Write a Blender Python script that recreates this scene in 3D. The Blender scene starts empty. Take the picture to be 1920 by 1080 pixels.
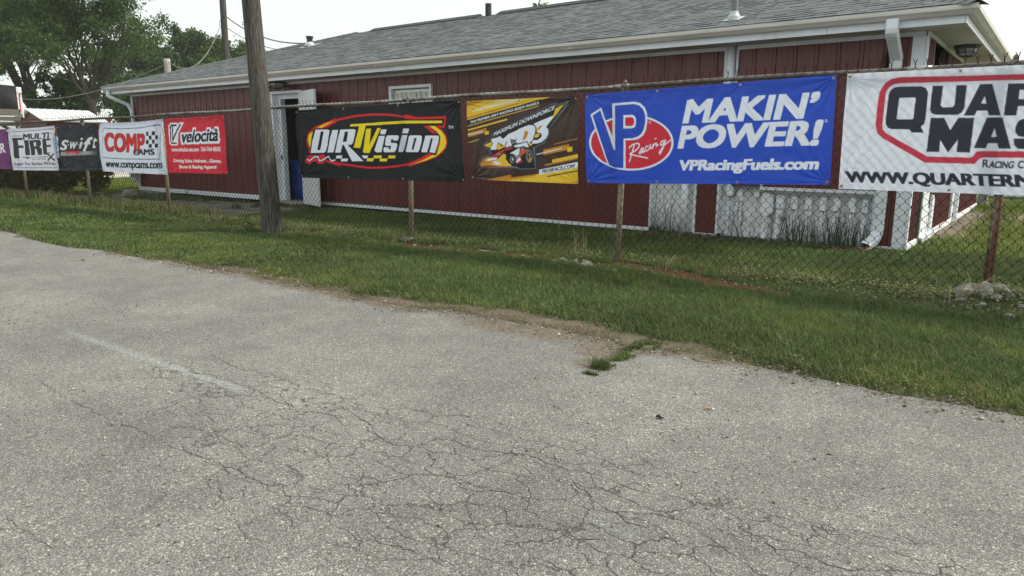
import bpy, bmesh, math, random
import numpy as np
from mathutils import Vector, Matrix, noise
R = math.radians
random.seed(7); rng = np.random.default_rng(11)
sc = bpy.context.scene
# ------------------------------------------------------------------ camera
cd = bpy.data.cameras.new('camera'); cam = bpy.data.objects.new('camera', cd)
sc.collection.objects.link(cam); sc.camera = cam
cam.location = (0, 0, 1.2); cam.rotation_euler = (R(90 - 10.916), 0, R(37.2))
cd.lens = 25.275; cd.sensor_width = 36; cd.clip_start = 0.05; cd.clip_end = 2000
# ------------------------------------------------------------------ world + sun
SUN_EL, SUN_AZ = R(44), math.atan2(0.60, 0.80)      # azimuth measured from +X
world = bpy.data.worlds.new('World'); sc.world = world; world.use_nodes = True
wn = world.node_tree.nodes; wl = world.node_tree.links; wn.clear()
sky = wn.new('ShaderNodeTexSky'); sky.sky_type = 'NISHITA'; sky.sun_disc = False
sky.sun_elevation = SUN_EL; sky.sun_rotation = R(90) - SUN_AZ; sky.dust_density = 6; sky.air_density = 1.6; sky.altitude = 200
wm = wn.new('ShaderNodeMixRGB'); wm.inputs[0].default_value = 0.86; wm.inputs[2].default_value = (4.85, 5.12, 4.92, 1)
wb = wn.new('ShaderNodeBackground'); wb.inputs[1].default_value = 0.12; wo = wn.new('ShaderNodeOutputWorld')
wl.new(sky.outputs[0], wm.inputs[1]); wl.new(wm.outputs[0], wb.inputs[0]); wl.new(wb.outputs[0], wo.inputs[0])
sl = bpy.data.lights.new('sun', 'SUN'); sl.energy = 2.3; sl.angle = R(8); sl.color = (1, 0.93, 0.80)
so = bpy.data.objects.new('sun', sl); sc.collection.objects.link(so)
sdir = Vector((math.cos(SUN_AZ) * math.cos(SUN_EL), math.sin(SUN_AZ) * math.cos(SUN_EL), math.sin(SUN_EL)))
so.rotation_euler = sdir.to_track_quat('Z', 'Y').to_euler(); so.location = sdir * 60
sc.view_settings.view_transform = 'Standard'; sc.view_settings.look = 'None'
sc.view_settings.exposure = 0.88; sc.view_settings.gamma = 1; sc.view_settings.use_curve_mapping = False
sc.cycles.max_bounces = 8; sc.cycles.transparent_max_bounces = 8

# ------------------------------------------------------------------ helpers
def lin(c):
    return tuple((x / 12.92 if x <= 0.04045 else ((x + 0.055) / 1.055) ** 2.4) for x in c)
def hexl(h):
    return lin(tuple(int(h[i:i + 2], 16) / 255 for i in (0, 2, 4)))

MATS = {}
def mat(name, col=(0.5, 0.5, 0.5), rough=0.6, metal=0.0, var=0.12, scale=6.0, bump=0.0, bscale=60.0, attr=None,
        trans=0.0, dirt=None, dscale=2.0, dthr=(0.55, 0.7), stretch=(1, 1, 1), spec=0.5):
    """principled material with object-space noise variation, optional second colour in patches and optional bump"""
    if name in MATS: return MATS[name]
    m = bpy.data.materials.new(name); m.use_nodes = True; n = m.node_tree.nodes; l = m.node_tree.links
    b = n['Principled BSDF']; out = n['Material Output']
    b.inputs['Roughness'].default_value = rough; b.inputs['Metallic'].default_value = metal
    b.inputs['Specular IOR Level'].default_value = spec
    tc = n.new('ShaderNodeTexCoord'); mp = n.new('ShaderNodeMapping'); mp.inputs['Scale'].default_value = stretch
    l.new(tc.outputs['Object'], mp.inputs[0])
    nz = n.new('ShaderNodeTexNoise'); nz.inputs['Scale'].default_value = scale; nz.inputs['Detail'].default_value = 6
    l.new(mp.outputs[0], nz.inputs['Vector'])
    mr = n.new('ShaderNodeMapRange'); mr.inputs['From Min'].default_value = 0.3; mr.inputs['From Max'].default_value = 0.7
    mr.inputs['To Min'].default_value = 1 - var; mr.inputs['To Max'].default_value = 1 + var
    l.new(nz.outputs[0], mr.inputs[0])
    mul = n.new('ShaderNodeVectorMath'); mul.operation = 'SCALE'; l.new(mr.outputs[0], mul.inputs['Scale'])
    if attr:
        at = n.new('ShaderNodeAttribute'); at.attribute_name = attr; src = at.outputs['Color']
    else:
        rgb = n.new('ShaderNodeRGB'); rgb.outputs[0].default_value = (*col, 1); src = rgb.outputs[0]
    if dirt:
        dn = n.new('ShaderNodeTexNoise'); dn.inputs['Scale'].default_value = dscale; dn.inputs['Detail'].default_value = 8; dn.inputs['Roughness'].default_value = 0.65
        l.new(mp.outputs[0], dn.inputs['Vector'])
        dr = n.new('ShaderNodeMapRange'); dr.inputs['From Min'].default_value = dthr[0]; dr.inputs['From Max'].default_value = dthr[1]
        l.new(dn.outputs[0], dr.inputs[0])
        mx = n.new('ShaderNodeMixRGB'); l.new(dr.outputs[0], mx.inputs[0]); l.new(src, mx.inputs[1]); mx.inputs[2].default_value = (*dirt, 1)
        src = mx.outputs[0]
    l.new(src, mul.inputs[0]); l.new(mul.outputs[0], b.inputs['Base Color'])
    if bump > 0:
        bn = n.new('ShaderNodeTexNoise'); bn.inputs['Scale'].default_value = bscale; bn.inputs['Detail'].default_value = 5
        l.new(mp.outputs[0], bn.inputs['Vector'])
        bp = n.new('ShaderNodeBump'); bp.inputs['Strength'].default_value = bump; bp.inputs['Distance'].default_value = 0.01
        l.new(bn.outputs[0], bp.inputs['Height']); l.new(bp.outputs[0], b.inputs['Normal'])
    if trans > 0:
        tr = n.new('ShaderNodeBsdfTranslucent'); l.new(mul.outputs[0], tr.inputs[0])
        ms = n.new('ShaderNodeMixShader'); ms.inputs[0].default_value = trans
        l.new(b.outputs[0], ms.inputs[1]); l.new(tr.outputs[0], ms.inputs[2]); l.new(ms.outputs[0], out.inputs[0])
    MATS[name] = m
    return m

class MB:
    """collects verts / faces, builds ONE mesh object"""
    def __init__(s): s.v = []; s.f = []; s.m = []; s.c = []
    def add(s, vs, fs, mi=0, col=None):
        o = len(s.v); s.v += [tuple(p) for p in vs]; s.f += [tuple(o + i for i in f) for f in fs]; s.m += [mi] * len(fs)
        s.c += [col or (1, 1, 1)] * len(vs)
    def box(s, x0, x1, y0, y1, z0, z1, mi=0, col=None):
        s.add([(x0,y0,z0),(x1,y0,z0),(x1,y1,z0),(x0,y1,z0),(x0,y0,z1),(x1,y0,z1),(x1,y1,z1),(x0,y1,z1)],
              [(0,3,2,1),(4,5,6,7),(0,1,5,4),(1,2,6,5),(2,3,7,6),(3,0,4,7)], mi, col)
    def obox(s, c, hx, hy, hz, rot, mi=0, col=None, jit=0):
        M = rot; vs = []
        for sx, sy, sz in ((-1,-1,-1),(1,-1,-1),(1,1,-1),(-1,1,-1),(-1,-1,1),(1,-1,1),(1,1,1),(-1,1,1)):
            j = [1 + random.uniform(-jit, jit) for _ in range(3)]
            vs.append(Vector(c) + M @ Vector((sx*hx*j[0], sy*hy*j[1], sz*hz*j[2])))
        s.add(vs, [(0,3,2,1),(4,5,6,7),(0,1,5,4),(1,2,6,5),(2,3,7,6),(3,0,4,7)], mi, col)
    def tube(s, pts, rad, n=8, mi=0, col=None, cap=True, flat=1.0):
        pts = [Vector(p) for p in pts]; rad = rad if hasattr(rad, '__len__') else [rad] * len(pts)
        vs = []; up = None
        for i, p in enumerate(pts):
            t = (pts[min(i+1, len(pts)-1)] - pts[max(i-1, 0)])
            t = t.normalized() if t.length > 1e-9 else Vector((0,0,1))
            if up is None: up = Vector((0,0,1)) if abs(t.z) < 0.9 else Vector((1,0,0))
            a = t.cross(up)
            if a.length < 1e-4: a = t.cross(Vector((0,1,0)))
            a.normalize(); b = a.cross(t).normalized(); up = b
            for k in range(n):
                w = 2*math.pi*k/n
                vs.append(p + a*math.cos(w)*rad[i] + b*math.sin(w)*rad[i]*flat)
        fs = [(i*n+k, i*n+(k+1)%n, (i+1)*n+(k+1)%n, (i+1)*n+k) for i in range(len(pts)-1) for k in range(n)]
        if cap: fs += [tuple(range(n-1, -1, -1)), tuple((len(pts)-1)*n + k for k in range(n))]
        s.add(vs, fs, mi, col)
    def lathe(s, prof, c, n=16, mi=0, col=None):
        vs = [(c[0]+r*math.cos(2*math.pi*k/n), c[1]+r*math.sin(2*math.pi*k/n), c[2]+z) for r, z in prof for k in range(n)]
        fs = [(i*n+k, i*n+(k+1)%n, (i+1)*n+(k+1)%n, (i+1)*n+k) for i in range(len(prof)-1) for k in range(n)]
        s.add(vs, fs, mi, col)
    def build(s, name, mats, parent=None, smooth=False, bevel=0, attr=False, loc=None):
        me = bpy.data.meshes.new(name); me.from_pydata(s.v, [], s.f); me.update()
        mats = mats if isinstance(mats, (list, tuple)) else [mats]
        for m in mats: me.materials.append(m)
        if len(mats) > 1: me.polygons.foreach_set('material_index', s.m)
        if attr:
            a = me.color_attributes.new('col', 'FLOAT_COLOR', 'POINT')
            a.data.foreach_set('color', np.c_[np.array(s.c, float), np.ones(len(s.c))].ravel())
        if smooth: me.polygons.foreach_set('use_smooth', [True]*len(me.polygons))
        o = bpy.data.objects.new(name, me); sc.collection.objects.link(o)
        if parent: o.parent = parent
        if loc: o.location = loc
        if bevel:
            b = o.modifiers.new('bevel', 'BEVEL'); b.width = bevel; b.segments = 2; b.limit_method = 'ANGLE'
        return o

def np_mesh(name, V, F, material, cols=None, parent=None, smooth=False):
    """V (n,3), F (m,k) arrays -> mesh object"""
    me = bpy.data.meshes.new(name); n, (m, k) = len(V), F.shape
    me.vertices.add(n); me.vertices.foreach_set('co', np.ascontiguousarray(V, dtype=np.float32).ravel())
    me.loops.add(m*k); me.loops.foreach_set('vertex_index', np.ascontiguousarray(F, dtype=np.int32).ravel())
    me.polygons.add(m); me.polygons.foreach_set('loop_start', np.arange(0, m*k, k, dtype=np.int32))
    me.polygons.foreach_set('loop_total', np.full(m, k, dtype=np.int32))
    if smooth: me.polygons.foreach_set('use_smooth', np.ones(m, dtype=bool))
    me.update(calc_edges=True)
    if cols is not None:
        a = me.color_attributes.new('col', 'FLOAT_COLOR', 'POINT')
        a.data.foreach_set('color', np.c_[cols, np.ones(n)].astype(np.float32).ravel())
    me.materials.append(material)
    o = bpy.data.objects.new(name, me); sc.collection.objects.link(o)
    if parent: o.parent = parent
    return o

def tag(o, label=None, cat=None, group=None, kind=None):
    if label: o['label'] = label
    if cat: o['category'] = cat
    if group: o['group'] = group
    if kind: o['kind'] = kind
    return o
def empty(name, loc=(0,0,0), rot=(0,0,0)):
    o = bpy.data.objects.new(name, None); sc.collection.objects.link(o); o.location = loc; o.rotation_euler = rot
    o.empty_display_size = 0.2
    return o
def copy_tree(o, loc=None, rz=None, parent=None, scale=None):
    c = o.copy(); sc.collection.objects.link(c)
    if parent: c.parent = parent
    if loc is not None: c.location = loc
    if rz is not None: c.rotation_euler.z = rz
    if scale is not None: c.scale = scale
    for ch in list(o.children): copy_tree(ch, parent=c)
    return c

def vnoise(x, y, seed=0):
    """smooth 2-D value noise, arrays in, 0..1 out"""
    x = np.asarray(x, float); y = np.asarray(y, float)
    xi = np.floor(x).astype(np.int64); yi = np.floor(y).astype(np.int64); fx = x - xi; fy = y - yi
    fx = fx*fx*(3-2*fx); fy = fy*fy*(3-2*fy)
    def h(a, b):
        n = (a*374761393 + b*668265263 + seed*974711) & 0xffffffff
        n = ((n ^ (n >> 13)) * 1274126177) & 0xffffffff
        return ((n ^ (n >> 16)) & 0xffff) / 65535.0
    return (h(xi,yi)*(1-fx)+h(xi+1,yi)*fx)*(1-fy) + (h(xi,yi+1)*(1-fx)+h(xi+1,yi+1)*fx)*fy
def fbm(x, y, seed=0, o=4):
    s = 0; a = 0.5; t = 0
    for i in range(o):
        s = s + a*vnoise(x*2**i, y*2**i, seed+i*17); t += a; a *= 0.5
    return s/t
def sst(a, b, x):
    t = np.clip((x-a)/(b-a), 0, 1); return t*t*(3-2*t)
FY = 6.73            # fence line
BX, BY = -1.427, 9.6 # front right corner of the building
def edge_y(x):       # where asphalt gives way to grass
    x = np.asarray(x, float)
    return 3.93 + 0.10*(vnoise(x*0.7, 0*x, 3)-0.5) + 0.10*(vnoise(x*3.1, 0*x, 5)-0.5) + 0.05*(vnoise(x*11, 0*x, 9)-0.5) - 0.12*np.exp(-((x+10.3)/1.3)**2) - 0.08*np.exp(-((x+2.0)/0.25)**2)
def gz(x, y):        # ground height
    x = np.asarray(x, float); y = np.asarray(y, float)
    g = 0.03*(fbm(x*0.8, y*0.8, 21)-0.5)*sst(3.9, 5, y) + 0.02*(fbm(x*5, y*5, 31, 3)-0.5)*sst(3.9, 4.3, y)
    g = g + 0.035*np.exp(-((y-6.55)/0.3)**2)*(vnoise(x*1.3, x*0, 77))
    g = g + 0.10*np.exp(-(((x+0.30)/0.30)**2 + ((y-6.55)/0.22)**2))
    g = g*(1-sst(9.3, 9.5, y)*(x < BX)*(x > -20.5)*(y < 18.3)) 
    return g - 0.05*(1-sst(-0.10, 0.10, y-edge_y(x)))
# ------------------------------------------------------------------ ground sheet
def grid_axis(lo, a, b, hi, step, growth=1.35):
    mid = list(np.arange(a, b+1e-6, step)); s = step; x = a; left = []
    while x > lo: s *= growth; x -= s; left.append(max(x, lo))
    s = step; x = b; right = []
    while x < hi: s *= growth; x += s; right.append(min(x, hi))
    return np.array(left[::-1] + mid + right)
def sheet(xs, ys, zf, cf, name, m, smooth=True):
    X, Y = np.meshgrid(xs, ys); x = X.ravel(); y = Y.ravel(); z = zf(x, y)
    nx, ny = len(xs), len(ys); i = (np.arange(ny-1)[:, None]*nx + np.arange(nx-1)[None]).ravel()
    return np_mesh(name, np.c_[x, y, z], np.c_[i, i+1, i+1+nx, i+nx], m, cf(x, y), smooth=smooth)

C_SOIL = np.array((0.060, 0.050, 0.032)); C_GRASS = np.array((0.035, 0.062, 0.020)); C_DIRT = np.array((0.130, 0.106, 0.080))
C_RUST = np.array((0.085, 0.030, 0.016)); C_PAD = np.array((0.165, 0.155, 0.140)); C_GRAVEL = np.array((0.52, 0.50, 0.44)); C_LAWN_LIT = np.array((0.095, 0.125, 0.028))
def mixc(c, t, k): return c*(1-t[:, None]) + k[None]*t[:, None]
def DW(x): return (0.05+0.24*vnoise(x*0.8, x*0, 8)+0.08*vnoise(x*4, x*0, 18))*sst(-8.0, -6.6, x)*(1-sst(-1.7, -1.2, x))
def rust_mask(x, y):
    n = fbm(x*1.1, y*2.5, 41); f = fbm(x*9, y*11, 43, 3)
    yc = np.where(x < -3.7, 6.40, 6.57-(x+3.45)*0.30); band = np.exp(-((y-yc)/0.17)**2)
    along = (.62+.38*sst(-4.0, -3.5, x))*sst(-7.6, -6.4, x)*(1-sst(-1.9, -1.3, x)) + 0.8*np.exp(-((x+9.9)/0.7)**2) + 0.5*np.exp(-((x+12)/1.0)**2)
    return sst(.12, .45, band)*np.clip((band*along*1.5*(0.4+0.9*n) + (f-0.5)*1.9 + (fbm(x*3.3, y*5, 47)-.5)*1.3 - 0.42)*5, 0, 1)
def ground_col(x, y):
    n = fbm(x*0.6, y*0.6, 1); f = fbm(x*6, y*6, 2)
    c = np.repeat(C_SOIL[None], len(x), 0); c = mixc(c, np.clip(0.35+0.9*(n-0.3), 0, 1), C_GRASS)
    # bare strip beside the asphalt
    e = y-edge_y(x); w = 0.03+DW(x)
    c = mixc(c, np.clip(1-sst(w*0.7, w*1.4, e+0.16*(f-0.5)), 0, 1)*(.55+.45*sst(.35, .6, fbm(x*3, y*5, 55)))*(e > -0.4), C_DIRT)
    c = mixc(c, rust_mask(x, y), C_RUST)
    fn = np.exp(-((y-6.45)/0.34)**2)
    c = mixc(c, np.clip(fn*(f-0.30)*2.0, 0, 0.9)*(1-rust_mask(x, y)), np.array((0.19, 0.165, 0.115)))
    # worn pad left of the door, mulch, lawn with its sunlight in the colour, far road
    pad = sst(7.25, 7.6, y+0.5*(f-0.5))*(x < -12.2+0.8*(f-0.5))*(x > -21.8+0.5*f)*(y < 10.6)
    c = mixc(c, np.clip(pad*1.0, 0, 1), C_PAD*1.0)
    c = mixc(c, np.clip(pad*(fbm(x*1.3, y*3, 51) > 0.62)*0.7, 0, 1), np.array((0.07, 0.08, 0.04)))
    mul = ((x > -25)*(x < -20.9+0.4*f)*(y > 7.0)*(y < 9.3+0.6*f)).astype(float); c = mixc(c, mul, np.array((0.055, 0.032, 0.022)))
    lawn = ((x > -31.5)*(x < -21.2-0.3*f)*(y > 9.0+0.5*f)).astype(float); lawn = np.maximum(lawn, (x > -60)*(x < -48)*1.0)
    c = mixc(c, lawn, C_LAWN_LIT)
    road = sst(-31.9, -31.4, -x*0-31.6+(-31.5-x)*1.0)*(x > -48); road = ((x < -31.5)*(x > -48)*(y > 8)*1.0); c = mixc(c, road, C_GRAVEL)
    # right side: lawn painted brighter where sun falls, worn earth along the wall
    rt = ((x > BX)*(y > 9.7)).astype(float); c = mixc(c, rt*0.75, np.array((0.075, 0.105, 0.028)))
    worn = rt*np.exp(-((x-BX-0.1)/0.35)**2)*sst(10.6, 12, y)*(1-sst(16, 17.5, y)); c = mixc(c, np.clip(worn*1.4*(f+0.3), 0, 1), np.array((0.17, 0.145, 0.11)))
    p2 = rt*np.exp(-(((y-15.6)/1.5)**2))*sst(-0.9, -0.5, x); c = mixc(c, np.clip(p2*1.3*(f+0.2), 0, 1), np.array((0.36, 0.31, 0.22)))
    far = sst(22, 24, y)*(x > -10)*1.0; c = mixc(c, far, np.array((0.20, 0.20, 0.16)))
    return c*(0.75+0.5*f)[:, None]
M_ground = mat('ground_earth', attr='col', rough=0.95, var=0.35, scale=45, bump=0.7, bscale=90, spec=0.2)
xs = grid_axis(-400, -24, 1.8, 400, 0.05); ys = grid_axis(-200, 3.6, 11.5, 600, 0.05)
g = sheet(xs, ys, gz, ground_col, 'ground', M_ground); g['kind'] = 'structure'

# ------------------------------------------------------------------ asphalt
def asphalt_material():
    m = bpy.data.materials.new('worn_asphalt'); m.use_nodes = True; n = m.node_tree.nodes; l = m.node_tree.links
    b = n['Principled BSDF']; b.inputs['Roughness'].default_value = 0.88; b.inputs['Specular IOR Level'].default_value = 0.3
    tc = n.new('ShaderNodeTexCoord'); co = tc.outputs['Object']
    def noise_(s, d=4, r=0.5, v=co):
        t = n.new('ShaderNodeTexNoise'); t.inputs['Scale'].default_value = s; t.inputs['Detail'].default_value = d; t.inputs['Roughness'].default_value = r; l.new(v, t.inputs['Vector']); return t
    def vor(s, feat='F1', v=co):
        t = n.new('ShaderNodeTexVoronoi'); t.feature = feat; t.inputs['Scale'].default_value = s; l.new(v, t.inputs['Vector']); return t
    def rng_(x, a, b_, c=0, d=1):
        t = n.new('ShaderNodeMapRange'); t.inputs['From Min'].default_value = a; t.inputs['From Max'].default_value = b_; t.inputs['To Min'].default_value = c; t.inputs['To Max'].default_value = d; l.new(x, t.inputs[0]); return t.outputs[0]
    def mix(f, a, b_, mode='MIX'):
        t = n.new('ShaderNodeMixRGB'); t.blend_type = mode
        for i, q in enumerate((f, a, b_)):
            if hasattr(q, 'links'): l.new(q, t.inputs[i])
            else: t.inputs[i].default_value = q if i == 0 else (*q, 1)
        return t.outputs[0]
    def math_(op, a, b_=None):
        t = n.new('ShaderNodeMath'); t.operation = op
        for i, q in enumerate((a, b_)):
            if q is None: continue
            if hasattr(q, 'links'): l.new(q, t.inputs[i])
            else: t.inputs[i].default_value = q
        return t.outputs[0]
    def ramp(x, stops):
        t = n.new('ShaderNodeValToRGB'); t.color_ramp.interpolation = 'LINEAR'
        for i, (p, c) in enumerate(stops):
            e = t.color_ramp.elements[i] if i < 2 else t.color_ramp.elements.new(p)
            e.position = p; e.color = (*c, 1)
        l.new(x, t.inputs[0]); return t.outputs[0]
    # stones of two sizes, each with its own tint
    v1 = vor(165); v2 = vor(340); v3 = vor(78)
    sp = n.new('ShaderNodeSeparateColor'); l.new(v1.outputs['Color'], sp.inputs[0])
    sp2 = n.new('ShaderNodeSeparateColor'); l.new(v2.outputs['Color'], sp2.inputs[0])
    sp3 = n.new('ShaderNodeSeparateColor'); l.new(v3.outputs['Color'], sp3.inputs[0])
    stone1 = ramp(sp.outputs[0], [(0.0, (0.10, 0.10, 0.095)), (0.25, (0.184, 0.185, 0.179)), (0.70, (0.262, 0.258, 0.242)), (0.92, (0.40, 0.39, 0.35)), (1.0, (0.66, 0.63, 0.54))])
    stone2 = ramp(sp2.outputs[1], [(0.0, (0.09, 0.09, 0.086)), (0.4, (0.184, 0.185, 0.179)), (0.85, (0.278, 0.273, 0.255)), (1.0, (0.54, 0.51, 0.44))])
    c = mix(0.5, stone1, stone2)
    big = math_('MULTIPLY', rng_(sp3.outputs[0], 0.93, 0.95), rng_(v3.outputs['Distance'], 0.55, 0.40))
    c = mix(big, c, (0.47, 0.455, 0.40))
    # dark binder gaps
    gap = rng_(v1.outputs['Distance'], 0.36, 0.66); c = mix(math_('MULTIPLY', gap, 0.70), c, (0.07, 0.07, 0.068))
    pit = math_('MULTIPLY', rng_(noise_(38, 3).outputs[0], 0.62, 0.70), 0.65); c = mix(pit, c, (0.06, 0.06, 0.06))
    # slow tone variation
    s1 = rng_(noise_(0.8, 6, 0.6).outputs[0], 0.3, 0.7, 0.82, 1.33); s2 = rng_(noise_(4, 6, 0.65).outputs[0], 0.3, 0.7, 0.86, 1.13)
    vm = n.new('ShaderNodeVectorMath'); vm.operation = 'SCALE'; l.new(c, vm.inputs[0]); l.new(math_('MULTIPLY', s1, s2), vm.inputs['Scale']); c = vm.outputs[0]
    at = n.new('ShaderNodeAttribute'); at.attribute_name = 'col'; sa = n.new('ShaderNodeSeparateColor'); l.new(at.outputs['Color'], sa.inputs[0])
    # R dirt, G worn white paint, B alligator cracking
    fine = noise_(55, 4, 0.7).outputs[0]
    dirt = rng_(math_('ADD', sa.outputs[0], math_('MULTIPLY', math_('SUBTRACT', fine, 0.5), 0.9)), 0.35, 0.75)
    dcol = ramp(noise_(26, 6, 0.7).outputs[0], [(0.36, (0.072, 0.052, 0.036)), (0.66, (0.215, 0.180, 0.135))]); c = mix(math_('MULTIPLY', dirt, 0.8), c, dcol)
    paint = rng_(math_('ADD', sa.outputs[1], math_('MULTIPLY', math_('SUBTRACT', noise_(70, 5, 0.75).outputs[0], 0.5), 1.6)), 0.50, 0.95)
    c = mix(math_('MULTIPLY', paint, 0.6), c, (0.58, 0.64, 0.64))
    wv = n.new('ShaderNodeMapping'); wv.inputs['Scale'].default_value = (0.60, 1.1, 1); l.new(co, wv.inputs[0])
    wn_ = noise_(5, 4, 0.6); ws = n.new('ShaderNodeVectorMath'); ws.operation = 'SCALE'; ws.inputs['Scale'].default_value = 0.16; l.new(wn_.outputs[1], ws.inputs[0])
    wa = n.new('ShaderNodeVectorMath'); wa.operation = 'ADD'; l.new(wv.outputs[0], wa.inputs[0]); l.new(ws.outputs[0], wa.inputs[1])
    ce = vor(8.0, 'DISTANCE_TO_EDGE', wa.outputs[0]).outputs['Distance']
    wid = rng_(noise_(6, 3).outputs[0], 0.30, 0.66, -0.001, 0.018)
    ck = rng_(math_('SUBTRACT', ce, wid), -0.008, 0.013, 1, 0); ck = math_('MULTIPLY', ck, rng_(math_('ADD', sa.outputs[2], math_('MULTIPLY', math_('SUBTRACT', noise_(2.2, 3).outputs[0], 0.5), 1.4)), 0.45, 0.7))
    c = mix(math_('MULTIPLY', ck, 0.85), c, (0.06, 0.058, 0.052))
    l.new(c, b.inputs['Base Color'])
    h = math_('SUBTRACT', math_('ADD', math_('MULTIPLY', rng_(v1.outputs['Distance'], 0, 0.7, 1, 0), 0.6), math_('MULTIPLY', rng_(v2.outputs['Distance'], 0, 0.7, 1, 0), 0.3)), math_('ADD', math_('MULTIPLY', ck, 1.2), pit))
    bp = n.new('ShaderNodeBump'); bp.inputs['Strength'].default_value = 0.75; bp.inputs['Distance'].default_value = 0.006; l.new(h, bp.inputs['Height']); l.new(bp.outputs[0], b.inputs['Normal'])
    return m
M_asph = asphalt_material()
M_crack = mat('dark_crack', (0.07, 0.066, 0.058), 0.95, var=0.5, scale=30, spec=0.1)  # dark tone for the thin crack strips on the road
PATCH = [(-2.05, 3.52), (-2.6, 3.95), (-1.95, 3.85)]
def road_masks(x, y):
    d = edge_y(x)-y; n = fbm(x*1.6, y*1.6, 61); f = fbm(x*8, y*8, 62, 3)
    dirt = (1-sst(0.0, 0.34, d))*(0.30+0.9*n)*(0.30+0.85*sst(-8, -6.5, x)*(1-sst(-1.6, -0.9, x)))
    for px, py, sx, sy, a in ((-2.12, 3.68, .20, .20, 1.0), (-2.85, 3.79, .75, .17, 1.0), (-2.03, 3.42, .11, .12, .9), (-4.4, 3.84, 1.0, .13, .95), (-6.3, 3.9, .6, .08, .7), (-1.55, 3.88, .3, .05, .6), (-2.0, 3.1, .1, .05, .4)):
        dirt = np.maximum(dirt, a*np.exp(-((x-px)/sx)**2-((y-py)/sy)**2)+0.5*(f-0.5))
    px = x; line = np.exp(-((y-(1.925+0.02*np.sin(x*1.5)-0.02*(x+3)*0.5))/0.075)**2)
    st = sst(-5.9, -5.0, px)*(1-sst(-3.4, -2.6, px))*0.62 + 0.20*sst(-3.4, -2.6, px)*(1-sst(-0.6, 0.0, px)) + 0.36*np.exp(-((px+1.02)/0.25)**2) + 0.22*np.exp(-((px+2.3)/0.5)**2)
    line2 = np.exp(-((y-(1.90-0.05*(x+1.1)))/0.05)**2)
    paint = np.maximum(line*(x < -1.5), line2*(x >= -1.5))*st
    ali = 1.1*np.exp(-((y-(1.98+0.05*(x+2)))/0.45)**2)*sst(-4.6, -3.2, x)+0.55*np.exp(-((y-1.3)/0.5)**2)*sst(-3.5, -2.5, x)
    return np.c_[np.clip(dirt, 0, 1), np.clip(paint, 0, 1), np.clip(ali, 0, 1)]
xs = grid_axis(-120, -13, 1.5, 60, 0.05)
ts2 = np.concatenate([np.linspace(-60, -1, 14), np.arange(-0.8, 3.86, 0.035)])
X, T = np.meshgrid(xs, ts2); x = X.ravel(); t = T.ravel(); e = edge_y(x)+0.06
y = np.where(t > 3.0, 3.0+(t-3.0)/(ts2[-1]-3.0)*(e-3.0), t)
z = 0.008*(fbm(x*0.5, y*0.5, 71)-0.5) - 0.035*sst(-0.07, 0.0, y-e)
nx = len(xs); ny = len(ts2); i = (np.arange(ny-1)[:, None]*nx + np.arange(nx-1)[None]).ravel()
road = np_mesh('road', np.c_[x, y, z], np.c_[i, i+1, i+1+nx, i+nx], M_asph, road_masks(x, y), smooth=True); road['kind'] = 'structure'
CR = [[[-4.247,1.392],[-4.037,1.38],[-3.818,1.36],[-3.596,1.358],[-3.389,1.355],[-3.24,1.361],[-3.09,1.374],[-2.941,1.372],[-2.755,1.369],[-2.65,1.381],[-2.548,1.393],[-2.402,1.409],[-2.231,1.392],[-2.0,1.357]],[[-3.992,2.222],[-3.58,2.148],[-3.413,2.178],[-3.241,2.216],[-2.974,2.159],[-2.692,2.165]],[[-2.635,2.118],[-2.476,2.138],[-2.304,2.127],[-2.186,2.171]],[[-2.74,2.108],[-2.515,2.076],[-2.313,2.016],[-2.128,1.937],[-2.005,1.954],[-1.926,1.964],[-1.83,1.943],[-1.715,1.918]],[[-2.008,2.135],[-1.767,2.11],[-1.647,2.152],[-1.579,2.192],[-1.469,2.171],[-1.374,2.166],[-1.283,2.203],[-1.172,2.185],[-1.085,2.173],[-1.019,2.195],[-0.914,2.175]],[[-1.683,1.837],[-1.574,1.822],[-1.49,1.865],[-1.41,1.899],[-1.358,1.947],[-1.294,1.977]],[[-1.409,2.151],[-1.299,2.089],[-1.171,2.015],[-1.058,1.98],[-0.992,1.966],[-0.908,1.967],[-0.804,1.928]],[[-1.334,1.722],[-1.248,1.724],[-1.16,1.776],[-1.094,1.766],[-1.029,1.801],[-0.98,1.838],[-0.909,1.808],[-0.851,1.798],[-0.814,1.839]],[[-1.696,1.339],[-1.649,1.404],[-1.561,1.382],[-1.456,1.406],[-1.357,1.414],[-1.278,1.397]],[[-0.903,2.15],[-0.85,2.135],[-0.799,2.12],[-0.728,2.089],[-0.662,2.081],[-0.617,2.108],[-0.569,2.082],[-0.513,2.11],[-0.466,2.101],[-0.426,2.088],[-0.37,2.103],[-0.316,2.151],[-0.247,2.182],[-0.204,2.194]],[[-2.729,0.755],[-2.595,0.742],[-2.449,0.746],[-2.336,0.751],[-2.215,0.713]],[[-2.307,0.961],[-2.36,1.06],[-2.393,1.135],[-2.479,1.149]],[[-2.41,0.755],[-2.358,0.814],[-2.345,0.866]],[[-3.314,2.013],[-3.022,1.964],[-2.782,1.952],[-2.639,1.969],[-2.515,2.019]],[[-3.865,1.964],[-3.644,1.971],[-3.457,2.022],[-3.273,1.987]],[[-3.354,1.662],[-3.055,1.609],[-2.792,1.561],[-2.617,1.544],[-2.473,1.515]],[[-2.362,1.566],[-2.204,1.529],[-2.086,1.503]],[[-2.43,1.357],[-2.223,1.238],[-2.107,1.204],[-2.042,1.184]],[[-1.816,0.998],[-1.85,1.082],[-1.865,1.158]]]
mb = MB()
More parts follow.
